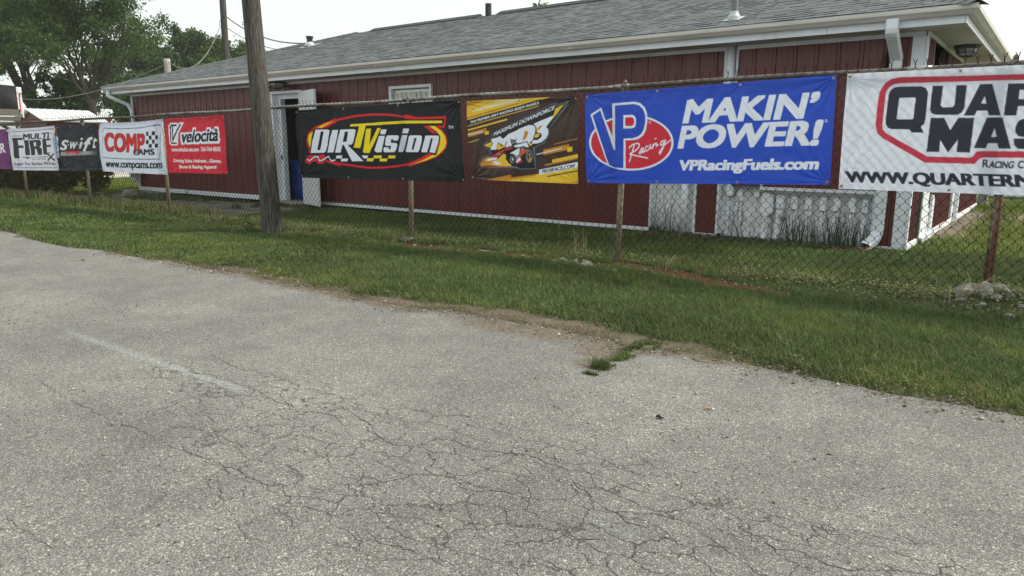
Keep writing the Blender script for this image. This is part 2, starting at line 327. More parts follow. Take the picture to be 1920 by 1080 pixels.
for c in CR:
    P = [Vector((p[0], p[1], 0)) for p in c]; Q = [P[0]]
    for a, b in zip(P, P[1:]):
        k = max(2, int((b-a).length/0.02)); d = (b-a); nrm = Vector((-d.y, d.x, 0)).normalized()
        for j in range(1, k+1):
            q = a.lerp(b, j/k); off = (noise.noise(q*14)*0.022 + noise.noise(q*45)*0.011 + noise.noise(q*110)*0.005)
            Q.append(q + nrm*off)
    vs = []
    for j, q in enumerate(Q):
        d = Q[min(j+1, len(Q)-1)]-Q[max(j-1, 0)]; nrm = Vector((-d.y, d.x, 0)).normalized()
        w = (0.0005+0.0018*max(0, noise.noise(q*9+Vector((3, 3, 3)))+0.45))*min(1, j/8, (len(Q)-1-j)/8+0.02)
        zz = 0.008*(float(fbm(q.x*0.5, q.y*0.5, 71))-0.5)+0.0015
        vs += [(q.x-nrm.x*w, q.y-nrm.y*w, zz), (q.x+nrm.x*w, q.y+nrm.y*w, zz)]
    mb.add(vs, [(2*j, 2*j+2, 2*j+3, 2*j+1) for j in range(len(Q)-1)])
ck = mb.build('crack', M_crack, parent=road)
# ------------------------------------------------------------------ materials
M_red = mat('red_painted_steel', (0.118, 0.023, 0.022), 0.37, var=0.16, scale=3.0, stretch=(1, 1, 0.25), dirt=(0.088, 0.020, 0.018), dscale=1.2, dthr=(0.5, 0.75), spec=0.48, bump=.10, bscale=2.2)
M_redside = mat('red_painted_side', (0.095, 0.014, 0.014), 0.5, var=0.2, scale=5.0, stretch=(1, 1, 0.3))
M_white = mat('white_painted_trim', (0.74, 0.78, 0.83), 0.45, var=0.05, scale=4, dirt=(0.60, 0.62, 0.63), dscale=3, dthr=(0.58, 0.72))
M_gutter = mat('cream_gutter', (0.60, 0.585, 0.55), 0.42, var=0.06, scale=3, dirt=(0.42, 0.40, 0.36), dscale=2.2, dthr=(0.56, 0.75), stretch=(0.3, 1, 3))
M_soffit = mat('soffit_board', (0.50, 0.50, 0.47), 0.6, var=0.08, scale=2)
M_block = mat('white_painted_block', (0.84, 0.86, 0.86), 0.7, var=0.10, scale=7, dirt=(0.48, 0.47, 0.42), dscale=5, dthr=(0.60, 0.74), stretch=(1.6, 1.6, .35), bump=0.3, bscale=40)
M_dark = mat('black_metal', (0.02, 0.02, 0.022), 0.5)
M_int = mat('interior_wall', (0.20, 0.18, 0.14), 0.8, var=0.15, scale=3)
M_intw = mat('interior_floor', (0.20, 0.20, 0.19), 0.7, var=0.15, scale=5)
M_glass = mat('frosted_lamp_glass', (0.30, 0.31, 0.30), 0.25)
M_conc = mat('concrete', (0.30, 0.285, 0.25), 0.9, var=0.25, scale=12, bump=0.6, bscale=50)
M_plast = mat('blue_plastic', (0.015, 0.07, 0.42), 0.35, var=0.12, scale=4)
M_shing = mat('asphalt_shingle', attr='col', rough=0.9, var=0.16, scale=9, bump=0.35, bscale=160, spec=0.25)
M_pvc = mat('grey_vent_pipe', (0.16, 0.165, 0.16), 0.55)
M_lead = mat('vent_flashing', (0.40, 0.44, 0.45), 0.4)

# ------------------------------------------------------------------ building, local x = X-BX, y = Y-BY
bl = empty('red_metal_building', (BX, BY, 0), (0, 0.0062, 0))
tag(bl, 'long low red metal building with grey hip roof behind the fence', 'building')
LX = lambda X: X - BX
WALLTOP = 2.50; XL = LX(-20.0); DEP = 8.45; EV = 0.5
def panels(rects, name, m):
    mb = MB()
    for x0, x1, z0, z1 in rects:
        k0 = math.ceil((x0-LX(-3.88))/0.2555 - 1e-6); xs_ = []
        x = LX(-3.88) + k0*0.2555
        prof = [(x0, 0)]
        while x < x1 - 1e-3:
            for dx, dy in ((-0.030, 0), (-0.016, -0.017), (0.016, -0.017), (0.030, 0)):
                if prof[-1][0] < x+dx < x1: prof.append((x+dx, dy))
            for dx in (0.085, 0.17):
                for e, dy in ((-0.006, 0), (0, -0.003), (0.006, 0)):
                    if x0 < x+dx+e < x1: prof.append((x+dx+e, dy))
            x += 0.2555
        prof.append((x1, 0)); prof = sorted(set(prof))
        vs = [(a, b, z) for a, b in prof for z in (z0, z1)]
        mb.add(vs, [(2*i, 2*i+2, 2*i+3, 2*i+1) for i in range(len(prof)-1)])
    return mb.build(name, m, bl)
zt = WALLTOP
R1 = [(XL, LX(-13.77), 0.10, zt), (LX(-13.77), LX(-12.74), 2.30, zt), (LX(-12.74), LX(-10.13), 0.10, zt),
      (LX(-10.13), LX(-9.06), 0.10, 1.55), (LX(-10.13), LX(-9.06), 2.27, zt), (LX(-9.06), LX(-4.74), 0.06, zt), (LX(-4.74), LX(-4.07), 0.92, zt),
      (LX(-4.07), LX(-3.74), 0.04, zt), (LX(-3.58), LX(-1.82), 0.71, zt), (LX(-3.74), LX(-3.58), 0.92, 1.2), (LX(-1.77), LX(-1.56), 0.05, zt)]
fw = panels(R1, 'front_wall', M_red)
# body shell behind the panels, side and back walls
mb = MB()
mb.box(XL+0.02, LX(-13.80), 0.03, 0.12, 0.0, zt); mb.box(LX(-12.70), LX(-10.16), 0.03, 0.12, 0, zt); mb.box(LX(-9.03), LX(-4.78), 0.03, 0.12, 0, zt)
mb.box(LX(-10.16), LX(-9.03), 0.06, 0.12, 0, 1.52); mb.box(LX(-10.16), LX(-9.03), 0.03, 0.12, 2.30, zt); mb.box(LX(-13.80), LX(-12.70), 0.03, 0.12, 2.33, zt)
mb.box(LX(-4.78), -0.02, 0.20, 0.28, 0, zt)
mb.box(XL+0.02, -0.02, DEP-0.12, DEP-0.02, 0, zt); mb.box(XL+0.02, XL+0.12, 0.13, DEP-0.13, 0, zt)
mb.build('inner_wall', M_int, bl)
# gable-end side wall, ribbed along y
mb = MB(); prof = []
def side(y0, y1, z0=0.09):
    pr = [(y0, 0)]; y = y0+0.06
    while y < y1-0.03:
        pr += [(y-0.025, 0), (y-0.012, 0.016), (y+0.012, 0.016), (y+0.025, 0)]; y += 0.16
    pr.append((y1, 0)); vs = [(b, a, z) for a, b in pr for z in (z0, zt)]
    mb.add(vs, [(2*i, 2*i+2, 2*i+3, 2*i+1) for i in range(len(pr)-1)])
side(0.02, 0.74); side(1.90, 4.02); side(4.60, DEP-0.02)
mb.build('side_wall', M_redside, bl)
mb = MB(); mb.box(-0.10, -0.02, 0.03, 0.70, 0, zt); mb.box(-0.10, -0.02, 1.92, DEP-0.03, 0, zt); mb.build('side_wall_core', M_int, bl)
# painted block in the openings at the right end
mb = MB()
def blockwall(x0, x1, z0, z1, y=0.14):
    mb.box(x0, x1, y, y+0.05, z0, z1)
    r = 0
    z = z0
    while z < z1-0.02:
        x = x0 - (0.2 if r % 2 else 0)
        while x < x1:
            a, b = max(x+0.004, x0), min(x+0.396, x1)
            if b-a > 0.02: mb.box(a, b, y-0.008, y-0.0005, z+0.004, min(z+0.196, z1))
            x += 0.4
        z += 0.2; r += 1
blockwall(LX(-4.74)+0.005, LX(-4.07)-0.005, 0, 0.90); blockwall(LX(-3.74)+0.004, LX(-1.80), 0, 0.92)
mb.build('block_wall', M_block, bl)
# trim
def trim(name, boxes, m=M_white, bev=0.003):
    t = MB()
    for b in boxes: t.box(*b)
    return t.build(name, m, bl, bevel=bev)
trim('base_trim', [(XL-0.02, LX(-13.80), -0.028, -0.003, 0.0, 0.10)])
trim('base_trim', [(LX(-12.71), LX(-4.74), -0.028, -0.003, 0.005, 0.058)])
trim('base_trim', [(LX(-4.07)+0.001, LX(-3.74)-0.001, -0.028, -0.003, 0.0, 0.038)])
trim('base_trim', [(LX(-1.77)+0.03, -0.002, -0.028, -0.003, 0.0, 0.048)])
for ya, yb in ((0.0, .72), (1.86, 4.03), (4.58, DEP)): trim('base_trim', [(0.003, 0.035, ya, yb, 0.01, 0.088)])
trim('niche_trim', [(LX(-4.765), LX(-4.735), -0.03, 0.135, 0.06, 0.91), (LX(-4.085), LX(-4.055), -0.03, 0.135, 0.04, 0.91), (LX(-3.755), LX(-3.725), -0.03, 0.135, 0.04, 0.91),
                    (LX(-4.735)+.001, LX(-4.085)-.001, -0.03, 0.135, 0.90, 0.93)])
trim('niche_trim', [(LX(-3.14), LX(-1.80), -0.03, 0.135, 0.665, 0.705), (LX(-1.80)+.001, LX(-1.765), -0.03, 0.135, 0.0, 0.70), (LX(-3.175), LX(-3.141), -0.03, 0.135, 0.665, 0.93), (LX(-3.725)+.001, LX(-3.176), -0.03, 0.135, 0.90, 0.93)])
trim('top_trim', [(XL, LX(-3.76), -0.030, -0.004, zt-0.04, zt+0.01), (LX(-3.58), -0.002, -0.030, -0.004, zt-0.04, zt+0.01), (0.004, 0.03, 0.0, DEP, zt-0.04, zt+0.01)])
trim('corner_trim', [(LX(-1.56), -0.001, -0.024, -0.002, 0.05, zt-0.042), (0.0015, 0.03, -0.024, 0.04, 0.09, zt-0.042)])
trim('corner_trim', [(XL-0.03, XL+0.07, -0.024, -0.003, 0.10, zt-0.042)])
trim('column_trim', [(LX(-3.757), LX(-3.728), -0.034, -0.002, 0.93, zt+0.01), (LX(-3.595), LX(-3.572), -0.034, -0.002, 0.93, zt+0.01)])
mb = MB(); mb.box(LX(-3.727), LX(-3.596), 0.01, 0.03, 0.93, zt+0.0); mb.build('column_board', M_white, bl)
# soffit, fascia, gutters
mb = MB()
mb.box(XL-EV+0.10, EV-0.10, -EV+0.12, -0.001, zt+0.012, zt+0.03); mb.box(0.001, EV-0.10, 0.0, DEP+EV-0.1, zt+0.012, zt+0.03)
mb.box(XL-EV+0.10, XL-0.001, 0.0, DEP+EV-0.1, zt+0.012, zt+0.03); mb.box(XL, 0, DEP+0.001, DEP+EV-0.1, zt+0.012, zt+0.03)
mb.build('soffit', M_soffit, bl)
F = EV-0.10
fa = MB()
x = XL-F
while x < F:                                    # fascia cover comes in lengths, each lapped over the next
    x2 = min(x+3.6, F); fa.box(x, x2-0.003, -F-0.018, -F, zt+0.005, zt+0.17); x = x2
fa.box(F, F+0.018, -F-0.018, DEP+F, zt+0.005, zt+0.17); fa.box(XL-F-0.018, XL-F-0.0005, -F-0.018, DEP+F, zt+0.005, zt+0.17); fa.box(XL-F, F, DEP+F, DEP+F+0.018, zt+0.005, zt+0.17)
fa.build('fascia', M_white, bl, bevel=0.002)
# K-style gutter swept round the eaves
gp = [(0.0, 0.0), (0.055, 0.0), (0.062, 0.008), (0.080, 0.030), (0.098, 0.048), (0.100, 0.075), (0.092, 0.080), (0.0955, 0.098), (0.085, 0.098), (0.085, 0.088), (0.004, 0.088)]
gu = MB(); z0 = zt+0.085; o = F+0.0195
def gsec(fn): return [fn(a, b) for a, b in gp]
secs = [gsec(lambda a, b: (XL-o-a, -o-a, z0+b)), gsec(lambda a, b: (o+a, -o-a, z0+b)), gsec(lambda a, b: (o+a, DEP+o+a, z0+b))]
n = len(gp); vs = [p for s in secs for p in s]
gu.add(vs, [(i*n+k, (i+1)*n+k, (i+1)*n+(k+1) % n, i*n+(k+1) % n) for i in range(2) for k in range(n)] + [tuple(range(n)), tuple(2*n+k for k in range(n))])
gt = gu.build('gutter', M_gutter, bl)
for X in (-16.2, -10.0, -5.9):
    j = MB(); j.box(LX(X), LX(X)+0.05, -o-0.1025, -o-0.05, z0-0.002, z0+0.004)
    j.build('gutter_joint', M_gutter, gt)

# roof: hip roof with shingle courses as real laps
ER = EV + 0.015; ze = zt+0.185; RUN = DEP/2+ER; PITCH = 0.325; RISE = RUN*PITCH
x0r, x1r, y0r, y1r = XL-ER, ER, -ER, DEP+ER
mb = MB(); tones = [(0.118, 0.133, 0.139), (0.113, 0.128, 0.134), (0.124, 0.139, 0.144), (0.100, 0.115, 0.121), (0.134, 0.148, 0.151)]
rr = random.Random(5); L = math.hypot(1, PITCH); course = 0.142/L; k = 0
while k*course < RUN:
    u0 = k*course; u1 = min((k+1)*course, RUN)
    xa, xb = x0r+u0, x1r-u0; x = xa-rr.uniform(0, .3)
    while x < xb:
        w = rr.choice((0.10, 0.14, 0.18, 0.24)); a, b = max(x, xa), min(x+w-0.004, xb); x += w
        if b-a < 0.01: continue
        th = rr.choice((0.005, 0.006, 0.009, 0.011)); tcol = rr.choice(tones); q = rr.uniform(.90, 1.10); tcol = tuple(c*q for c in tcol)
        a1, b1 = max(a, x0r+u1), min(b, x1r-u1)
        if b1 < a1: a1 = b1 = (a+b)/2
        zf = ze+u0*PITCH; zb = ze+u1*PITCH
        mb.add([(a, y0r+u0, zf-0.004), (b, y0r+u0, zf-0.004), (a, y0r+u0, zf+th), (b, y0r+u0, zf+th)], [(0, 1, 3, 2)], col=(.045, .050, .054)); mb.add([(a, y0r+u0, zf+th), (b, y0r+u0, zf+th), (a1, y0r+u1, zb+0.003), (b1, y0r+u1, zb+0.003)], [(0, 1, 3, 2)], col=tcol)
    k += 1
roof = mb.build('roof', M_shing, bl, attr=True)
mb = MB(); rx0, rx1, ry, rz = x0r+RUN, x1r-RUN, (y0r+y1r)/2, ze+RISE
t_ = tones[0]
mb.add([(x1r, y0r, ze-.002), (x1r, y1r, ze-.002), (rx1, ry, rz)], [(0, 1, 2)], col=t_); mb.add([(x0r, y1r, ze-.002), (x0r, y0r, ze-.002), (rx0, ry, rz)], [(0, 1, 2)], col=t_)
mb.add([(x1r, y1r, ze-.002), (x0r, y1r, ze-.002), (rx0, ry, rz), (rx1, ry, rz)], [(0, 1, 2, 3)], col=t_)
mb.box(x0r+.03, x1r-.03, y0r+.03, y1r-.03, ze-0.03, ze-0.008, col=t_)
mb.build('roof_back', M_shing, roof, attr=True)
def caps(p, q, name):                                   # overlapping cap shingles on hips and ridge
    c = MB(); p = Vector(p); q = Vector(q); d = (q-p); n_ = int(d.length/0.14); d.normalize(); s = d.cross(Vector((0, 0, 1))).normalized()
    for i in range(n_):
        a = p+d*(i*0.14); b = p+d*((i+1)*0.14+0.02); tc = rr.choice(tones)
        dn = Vector((0, 0, -0.045))
        c.add([a-s*.13+dn+Vector((0,0,.012)), a+Vector((0,0,.022)), a+s*.13+dn+Vector((0,0,.012)), b-s*.13+dn+Vector((0,0,.006)), b+Vector((0,0,.010)), b+s*.13+dn+Vector((0,0,.006))], [(0,1,4,3),(1,2,5,4)], col=tuple(v*.8 for v in tc))
    c.build(name, M_shing, roof, attr=True)
caps((x0r, y0r, ze+.01), (rx0, ry, rz+.02), 'hip_cap'); caps((x1r, y0r, ze+.01), (rx1, ry, rz+.02), 'hip_cap')
M_ridge = mat('ridge_vent', (0.035, 0.035, 0.036), 0.8)
for a, b in ((LX(-15.15), LX(-11.45)), (LX(-10.85), rx1+0.1)):
    mb = MB(); mb.add([(a, ry-.17, rz-.03), (b, ry-.17, rz-.03), (b, ry, rz+.06), (a, ry, rz+.06), (a, ry+.17, rz-.03), (b, ry+.17, rz-.03)], [(0,1,2,3),(3,2,5,4),(0,3,4),(1,5,2)])
    mb.box(a+.001, b-.001, ry-.165, ry+.165, rz-.05, rz-.031); mb.build('ridge_vent', M_ridge, roof)
def roofz(y): return ze+(y-y0r)*PITCH
def vent(X, Y, r, h, m, flash=True, cap=False):
    x, y = LX(X), Y-BY; z = roofz(y); t = MB(); t.lathe([(r, -0.1), (r, h), (r*.8, h), (r*.8, h-.05)], (x, y, z), 14)
    if cap: t.lathe([(r*1.25, h-.03), (r*1.25, h+.01), (0.001, h+.03)], (x, y, z), 14)
    v = t.build('vent_pipe', m, roof, smooth=False)
    if flash:
        f = MB(); f.lathe([(r*2.0, -.01), (r*1.9, 0.03), (r*1.3, 0.07), (r*1.1, .10)], (x, y, z), 16)
        f.add([(x-r*2.6, y-r*3, roofz(y-r*3)+.014), (x+r*2.6, y-r*3, roofz(y-r*3)+.014), (x+r*2.6, y+r*3, roofz(y+r*3)+.014), (x-r*2.6, y+r*3, roofz(y+r*3)+.014)], [(0, 1, 2, 3)])
        f.build('flashing', M_lead, v)
vent(-3.66, 9.56, 0.045, 0.60, M_pvc); vent(-15.84, 12.25, 0.075, 0.23, M_dark, cap=True); vent(-11.13, 13.72, 0.075, 0.27, M_ridge, flash=False)

# doorway
dx0, dx1, dt = LX(-13.77), LX(-12.74), 2.28
df = trim('door_frame', [(dx0-.02, dx0+.055, -0.05, 0.13, 0.02, dt), (dx1-.055, dx1+.02, -0.05, 0.13, 0.02, dt), (dx0-.02, dx1+.02, -0.052, 0.13, dt+.001, dt+.055)])
dm = trim('door_stop', [(dx0+.056, dx0+.16, 0.08, 0.20, 0.02, dt-.001), (dx0+.161, dx1-.16, 0.08, 0.12, dt-.10, dt-.001)])
mb = MB(); mb.tube([(dx0+.12, 0.065, 0.95), (dx0+.12, .078, .95)], .02, 10); mb.box(dx0+.115, dx0+.125, .055, .079, .9, 1.0); mb.build('strike_plate', M_dark, dm)
mb = MB(); mb.box(dx0-.1, dx1+.1, -0.12, 0.13, -0.05, 0.018); mb.build('door_sill', M_conc, bl, bevel=.01)
ph = R(-17); leaf = empty('door', (dx1, -0.055, 0.03), (0, 0, ph)); leaf.parent = bl
leaf['label'] = 'white flush door swung open against the red wall'
mb = MB(); mb.box(0.0, 0.88, -0.045, 0.0, -0.03, 2.27); slab = mb.build('door_slab', mat('white_door', (0.68, 0.71, 0.74), 0.42, var=.05, scale=3), leaf, bevel=.004)
mb = MB(); mb.tube([(0.81, -0.045, .98), (.81, -.085, .98)], .014, 10); mb.lathe([(0.001, -.03), (.026, -.022), (.03, 0), (.026, .022), (.001, .03)], (.81, -.105, .98), 12); mb.build('door_knob', mat('brass', (.35, .24, .09), .3, metal=1), leaf)
# room behind the doorway
mb = MB(); rxa, rxb = dx0-1.9, dx1+1.2
mb.box(rxa, rxb, 0.13, 3.4, 0.0, 0.015); fl = mb.build('room_floor', M_intw, bl)
mb = MB(); mb.box(rxa, rxb, 3.3, 3.4, .02, 2.44); mb.box(rxa-.1, rxa, .14, 3.4, .02, 2.44); mb.box(rxb, rxb+.1, .14, 3.4, .02, 2.44); mb.box(rxa, rxb, .14, 3.3, 2.45, 2.5); mb.build('room_wall', M_int, bl)
# high window with security mesh
wx0, wx1 = LX(-10.10), LX(-9.07)
wf = trim('window_frame', [(wx0-.02, wx1+.02, -.05, .06, 2.235, 2.285), (wx0-.02, wx0+.03, -.05, .06, 1.55, 2.234), (wx1-.03, wx1+.02, -.05, .06, 1.55, 2.234), (wx0-.02, wx1+.02, -.07, .06, 1.50, 1.549)])
mb = MB(); mb.box(wx0+.03, wx1-.03, .058, .072, 1.55, 2.234)
pane = mb.build('window_pane', mat('hazy_pane', (0.34, 0.36, 0.34), 0.25, var=.3, scale=14), wf)
mb = MB(); x = wx0+.10
while x < wx1-.08: mb.box(x, x+.010, .030, .036, 1.55, 2.17); x += .024
z = 1.58
while z < 2.16: mb.box(wx0+.10, wx1-.08, .037, .043, z, z+.010); z += .024
mb.box(wx0+.08, wx0+.10, .025, .05, 1.55, 2.2); mb.box(wx1-.08, wx1-.06, .025, .05, 1.55, 2.2); mb.box(wx0+.08, wx1-.06, .024, .051, 2.17, 2.21); mb.box((wx0+wx1)/2-.012, (wx0+wx1)/2+.012, .024, .045, 1.55, 2.169)
mb.build('window_grille', mat('cream_mesh', (.80, .82, .76), .5), wf)
# white side door and its frame, plus a dark strip for the shaded gap, on the gable end
sd = empty('side_door', (0, 0.86, 0)); sd.parent = bl
mb = MB(); mb.box(-0.03, 0.012, 0.03, 0.80, 0.09, 2.1); mb.build('door_slab', M_white, sd, bevel=.003)
mb = MB(); mb.box(-0.03, 0.035, -0.115, 0.0, 0.05, 2.2); mb.build('dark_gap_strip', mat('dark_gap', (.10, .11, .10), .6), sd)  # solid strip painted dark in place of the shaded gap
mb = MB(); mb.box(-0.03, 0.04, 0.84, 1.035, 0.05, 2.2); mb.box(-0.03, 0.041, 0.0, 0.83, 2.101, 2.2); mb.build('door_frame', M_white, sd, bevel=.003)
mb = MB(); mb.box(-0.02, 0.075, 0.0, 0.86, 0.015, 0.088); mb.build('door_sill', M_white, sd, bevel=.003)
mb = MB(); mb.tube([(.012, .74, .62), (.06, .74, .62)], .012, 8); mb.box(.0121, .02, .71, .77, .42, .72); mb.lathe([(.001, -.03), (.028, -.015), (.028, .015), (.001, .03)], (.075, .74, .62), 10); mb.build('handle', mat('tarnished_brass', (.12, .09, .05), .45, metal=.8), sd)
trim('pilaster', [(-0.03, 0.03, 4.03, 4.575, .02, zt-.05)])
# downspouts: ribbed rectangular leader with elbows
def leader(name, pts, w=0.075, d=0.055, ribs=()):
    t = MB(); P = [Vector(p) for p in pts]; vs = []
    Q = []; S = []
    for a, b in zip(P, P[1:]):
        k = max(2, int((b-a).length/0.018))
        for i in range(k): Q.append(a.lerp(b, i/k))
    Q.append(P[-1]); 
    for _ in range(3): Q = [Q[0]] + [(Q[i-1]+Q[i]*2+Q[i+1])/4 for i in range(1, len(Q)-1)] + [Q[-1]]
    for i, q in enumerate(Q):
        tg = (Q[min(i+1, len(Q)-1)]-Q[max(i-1, 0)]).normalized()
        bend = 0
        if 3 < i < len(Q)-4: bend = (Q[i+3]-Q[i]).normalized().angle((Q[i]-Q[i-3]).normalized())
        s = 1 + (0.05 if (i % 2 and bend > 0.03) else 0)
        ax = Vector((1, 0, 0)) if abs(tg.x) < .8 else Vector((0, 0, 1))
        ax = (ax-tg*ax.dot(tg)).normalized(); by = tg.cross(ax)
        for cx, cy in ((-1, -.6), (-.8, -1), (.8, -1), (1, -.6), (1, .6), (.8, 1), (-.8, 1), (-1, .6)): vs.append(q+ax*cx*w/2*s+by*cy*d/2*s)
    n = 8; t.add(vs, [(i*n+k, i*n+(k+1) % n, (i+1)*n+(k+1) % n, (i+1)*n+k) for i in range(len(Q)-1) for k in range(n)])
    return t.build(name, M_white if 'w' in name else M_gutter, bl)
dn = leader('downspout', [(LX(-1.70), -F-.09, z0+.01), (LX(-1.70), -F-.09, z0-.12), (LX(-1.70), -.07, z0-.36), (LX(-1.71), -.05, 1.9), (LX(-1.715), -.05, .22), (LX(-1.74), -.10, .12), (LX(-1.80), -.26, .055)], .125, .09)
dn['label'] = 'ribbed white downspout with elbows at the right corner'
mb = MB(); mb.box(LX(-1.715)-.056, LX(-1.715)+.056, -.101, -.0945, 1.4, 1.43); mb.build('bracket', M_white, dn)
leader('downspout', [(LX(-20.22), -F-.09, z0+.01), (LX(-20.22), -F-.09, z0-.14), (LX(-20.02), -.10, z0-.34), (LX(-19.93), -.055, z0-.50), (LX(-19.92), -.05, .25)], .10, .075)
leader('side_downspout', [(0.055, 4.30, zt), (0.055, 4.30, .05)], .085, .06)
# service riser and big conduit
mb = MB(); mb.tube([(LX(-3.662), -.06, 1.0), (LX(-3.662), -.06, zt+.01)], .055, 16); mb.build('service_riser', M_white, bl, smooth=True)
mb = MB(); mb.tube([(LX(-4.235), -.02, -.02), (LX(-4.235), .02, .88)], .052, 16); mb.build('riser_pipe', M_white, bl, smooth=True)
# fixtures on the soffit
def lamp(x, y, r, name='soffit_lamp'):
    l_ = empty(name, (x, y, zt+.012)); l_.parent = bl
    m = MB(); m.lathe([(0.001, 0), (r, 0), (r*.98, -.03), (r*.82, -.045)], (0, 0, 0), 8); m.build('lamp_base', M_dark, l_)
    m = MB(); m.lathe([(r*.78, -.04), (r*.72, -.09), (r*.45, -.13), (.001, -.14)], (0, 0, 0), 8); m.build('lamp_glass', M_glass, l_)
    m = MB()
    for k in range(8):
        a = 2*math.pi*k/8; c, s = math.cos(a), math.sin(a); m.tube([(c*r*.82, s*r*.82, -.04), (c*r*.75, s*r*.75, -.095), (c*r*.47, s*r*.47, -.137), (0, 0, -.148)], .005, 5)
    for rr_, zz in ((r*.75, -.095), (r*.47, -.137)): m.tube([(math.cos(2*math.pi*k/8)*rr_, math.sin(2*math.pi*k/8)*rr_, zz) for k in range(9)], .005, 5)
    m.build('lamp_cage', M_dark, l_)
lamp(LX(-13.28), -.22, .20); lamp(0.235, 1.62, .155)
# conduit boxes in the recess: each a rounded cover over a riser
def rbox(mb, x, y, z0_, z1_, w, d):
    n = 10; pr = []
    for cx, cz, a0 in ((w/2-.5*w, z1_-w/2, 0),):
        for k in range(n+1): a = math.pi*k/n; pr.append((x+math.cos(a)*w/2, z1_-w/2+math.sin(a)*w/2))
        for k in range(n+1): a = math.pi+math.pi*k/n; pr.append((x+math.cos(a)*w/2, z0_+w/2+math.sin(a)*w/2))
    m_ = len(pr); vs = [(a, y, b) for a, b in pr]+[(a, y-d*.75, b) for a, b in pr]+[(x+(a-x)*.82, y-d, (z0_+z1_)/2+(b-(z0_+z1_)/2)*.92) for a, b in pr]
    fs = [(i, (i+1) % m_, m_+(i+1) % m_, m_+i) for i in range(m_)]+[(m_+i, m_+(i+1) % m_, 2*m_+(i+1) % m_, 2*m_+i) for i in range(m_)]+[tuple(2*m_+i for i in range(m_))]
    mb.add(vs, fs)
M_box = mat('white_conduit_cover', (0.84, 0.87, 0.90), 0.35, var=.05, scale=8, dirt=(.60, .60, .56), dscale=9, dthr=(.6, .75))
for X, w, zb, zt_, pw in ((-2.925, .115, .40, .62, .052), (-2.746, .082, .40, .60, .034), (-2.568, .082, .405, .60, .040), (-2.391, .085, .40, .61, .036), (-2.23, .085, .405, .60, .040), (-2.051, .085, .40, .62, .034), (-1.90, .072, .40, .60, .034)):
    m = MB(); rbox(m, LX(X), .125, zb, zt_, w, .085); b_ = m.build('meter_cover', M_box, bl)
    m = MB(); m.box(LX(X)-w*.3, LX(X)+w*.3, .030, .0385, zb+.02, zb+.028); m.build('cover_clip', M_dark, b_)
    m = MB(); tilt = rr.uniform(-.03, .01)
    m.tube([(LX(X)+tilt, -.02 if X > -2.1 else .06, -.02), (LX(X), .085, zb+.04)], pw*.8, 12); m.tube([(LX(X), .083, zb-.05), (LX(X), .084, zb+.01)], pw*1.08, 12); m.build('conduit_pipe', M_box, b_)
m = MB(); rbox(m, LX(-3.095), .125, .31, .64, .165, .10); b_ = m.build('meter_cover', M_box, bl)
m = MB(); m.tube([(LX(-3.12), .02, -.03), (LX(-3.095), .07, .27)], .042, 12); m.tube([(LX(-3.095), .07, .24), (LX(-3.095), .072, .31)], .052, 12); m.build('conduit_pipe', M_box, b_)
m = MB(); rbox(m, LX(-3.60), .125, .55, .90, .10, .11); m.build('meter_cover', M_box, bl)
m = MB(); m.tube([(LX(-3.46), .09, -.02), (LX(-3.46), .09, .55)], .014, 8); m.box(LX(-3.49), LX(-3.43), .06, .125, .50, .66); m.tube([(LX(-3.46), .085, .46), (LX(-3.60), .10, .18), (LX(-3.62), .10, .02)], .009, 6); m.build('thin_conduit', M_box, bl)
m = MB(); m.tube([(LX(-3.29), .10, .0), (LX(-3.27), .10, .40), (LX(-3.24), .10, .62)], .012, 8); m.box(LX(-3.28), LX(-3.21), .07, .125, .56, .70); m.build('thin_conduit', M_box, bl)
m = MB(); m.box(LX(-3.66), LX(-3.60), .10, .125, 0, .5); m.box(LX(-3.53), LX(-3.50), .105, .126, 0, .62); m.build('cable_channel', M_box, bl)
m = MB()
for a in range(4): m.tube([(LX(-2.98)+.03*a, .07, .38-.02*a), (LX(-2.90)+.02*a, .03, .27+.01*a), (LX(-2.83), .06, .26+.02*a)], .004, 5)
m.build('loose_cable', M_dark, bl)
m = MB(); m.lathe([(.05, 0), (.055, .03), (.05, .06), (.03, .075), (.001, .08)], (LX(-4.42), .08, .77), 12); m.box(LX(-4.49), LX(-4.35), .10, .125, .74, .88); m.build('electric_meter', mat('meter_glass', (.08, .10, .10), .2), bl)
m = MB(); m.tube([(LX(-4.62), .09, .85), (LX(-4.62), .085, .45)], .008, 6); m.tube([(LX(-4.62), .085, .36), (LX(-4.58), .05, .28), (LX(-4.50), .05, .34), (LX(-4.46), .06, .42)], .012, 8); m.build('white_pipe', M_box, bl)
# ------------------------------------------------------------------ chain link fence
M_wire = mat('rusty_wire', (0.017, 0.015, 0.013), 0.75, metal=0.0, var=0.4, scale=9, dirt=(0.028, 0.016, 0.012), dscale=4, spec=0.12)
M_rail = mat('weathered_galvanised_rail', (0.36, 0.37, 0.36), 0.42, metal=0.55, var=0.2, scale=12, dirt=(0.15, 0.115, 0.085), dscale=3.5, dthr=(0.42, 0.62), bump=.2)
M_railrust = mat('brown_rail', (0.13, 0.105, 0.085), 0.5, metal=.3, var=0.3, scale=14, dirt=(0.24, 0.235, 0.22), dscale=3, dthr=(0.52, 0.70))
M_post = mat('tan_steel_post', (0.27, 0.235, 0.175), 0.6, metal=.1, var=0.18, scale=10, dirt=(0.18, 0.115, 0.08), dscale=4, dthr=(0.56, 0.76), stretch=(1, 1, .35))
M_postr = mat('rust_brown_post', (0.16, 0.078, 0.060), 0.6, metal=.1, var=0.2, scale=10, dirt=(0.26, 0.225, 0.165), dscale=5, dthr=(0.50, 0.56), stretch=(1.6, 1.6, .25))
fence = empty('chain_link_fence', (-10, FY, 0)); tag(fence, 'rusty chain link fence with pipe top rail carrying the banners', 'fence')
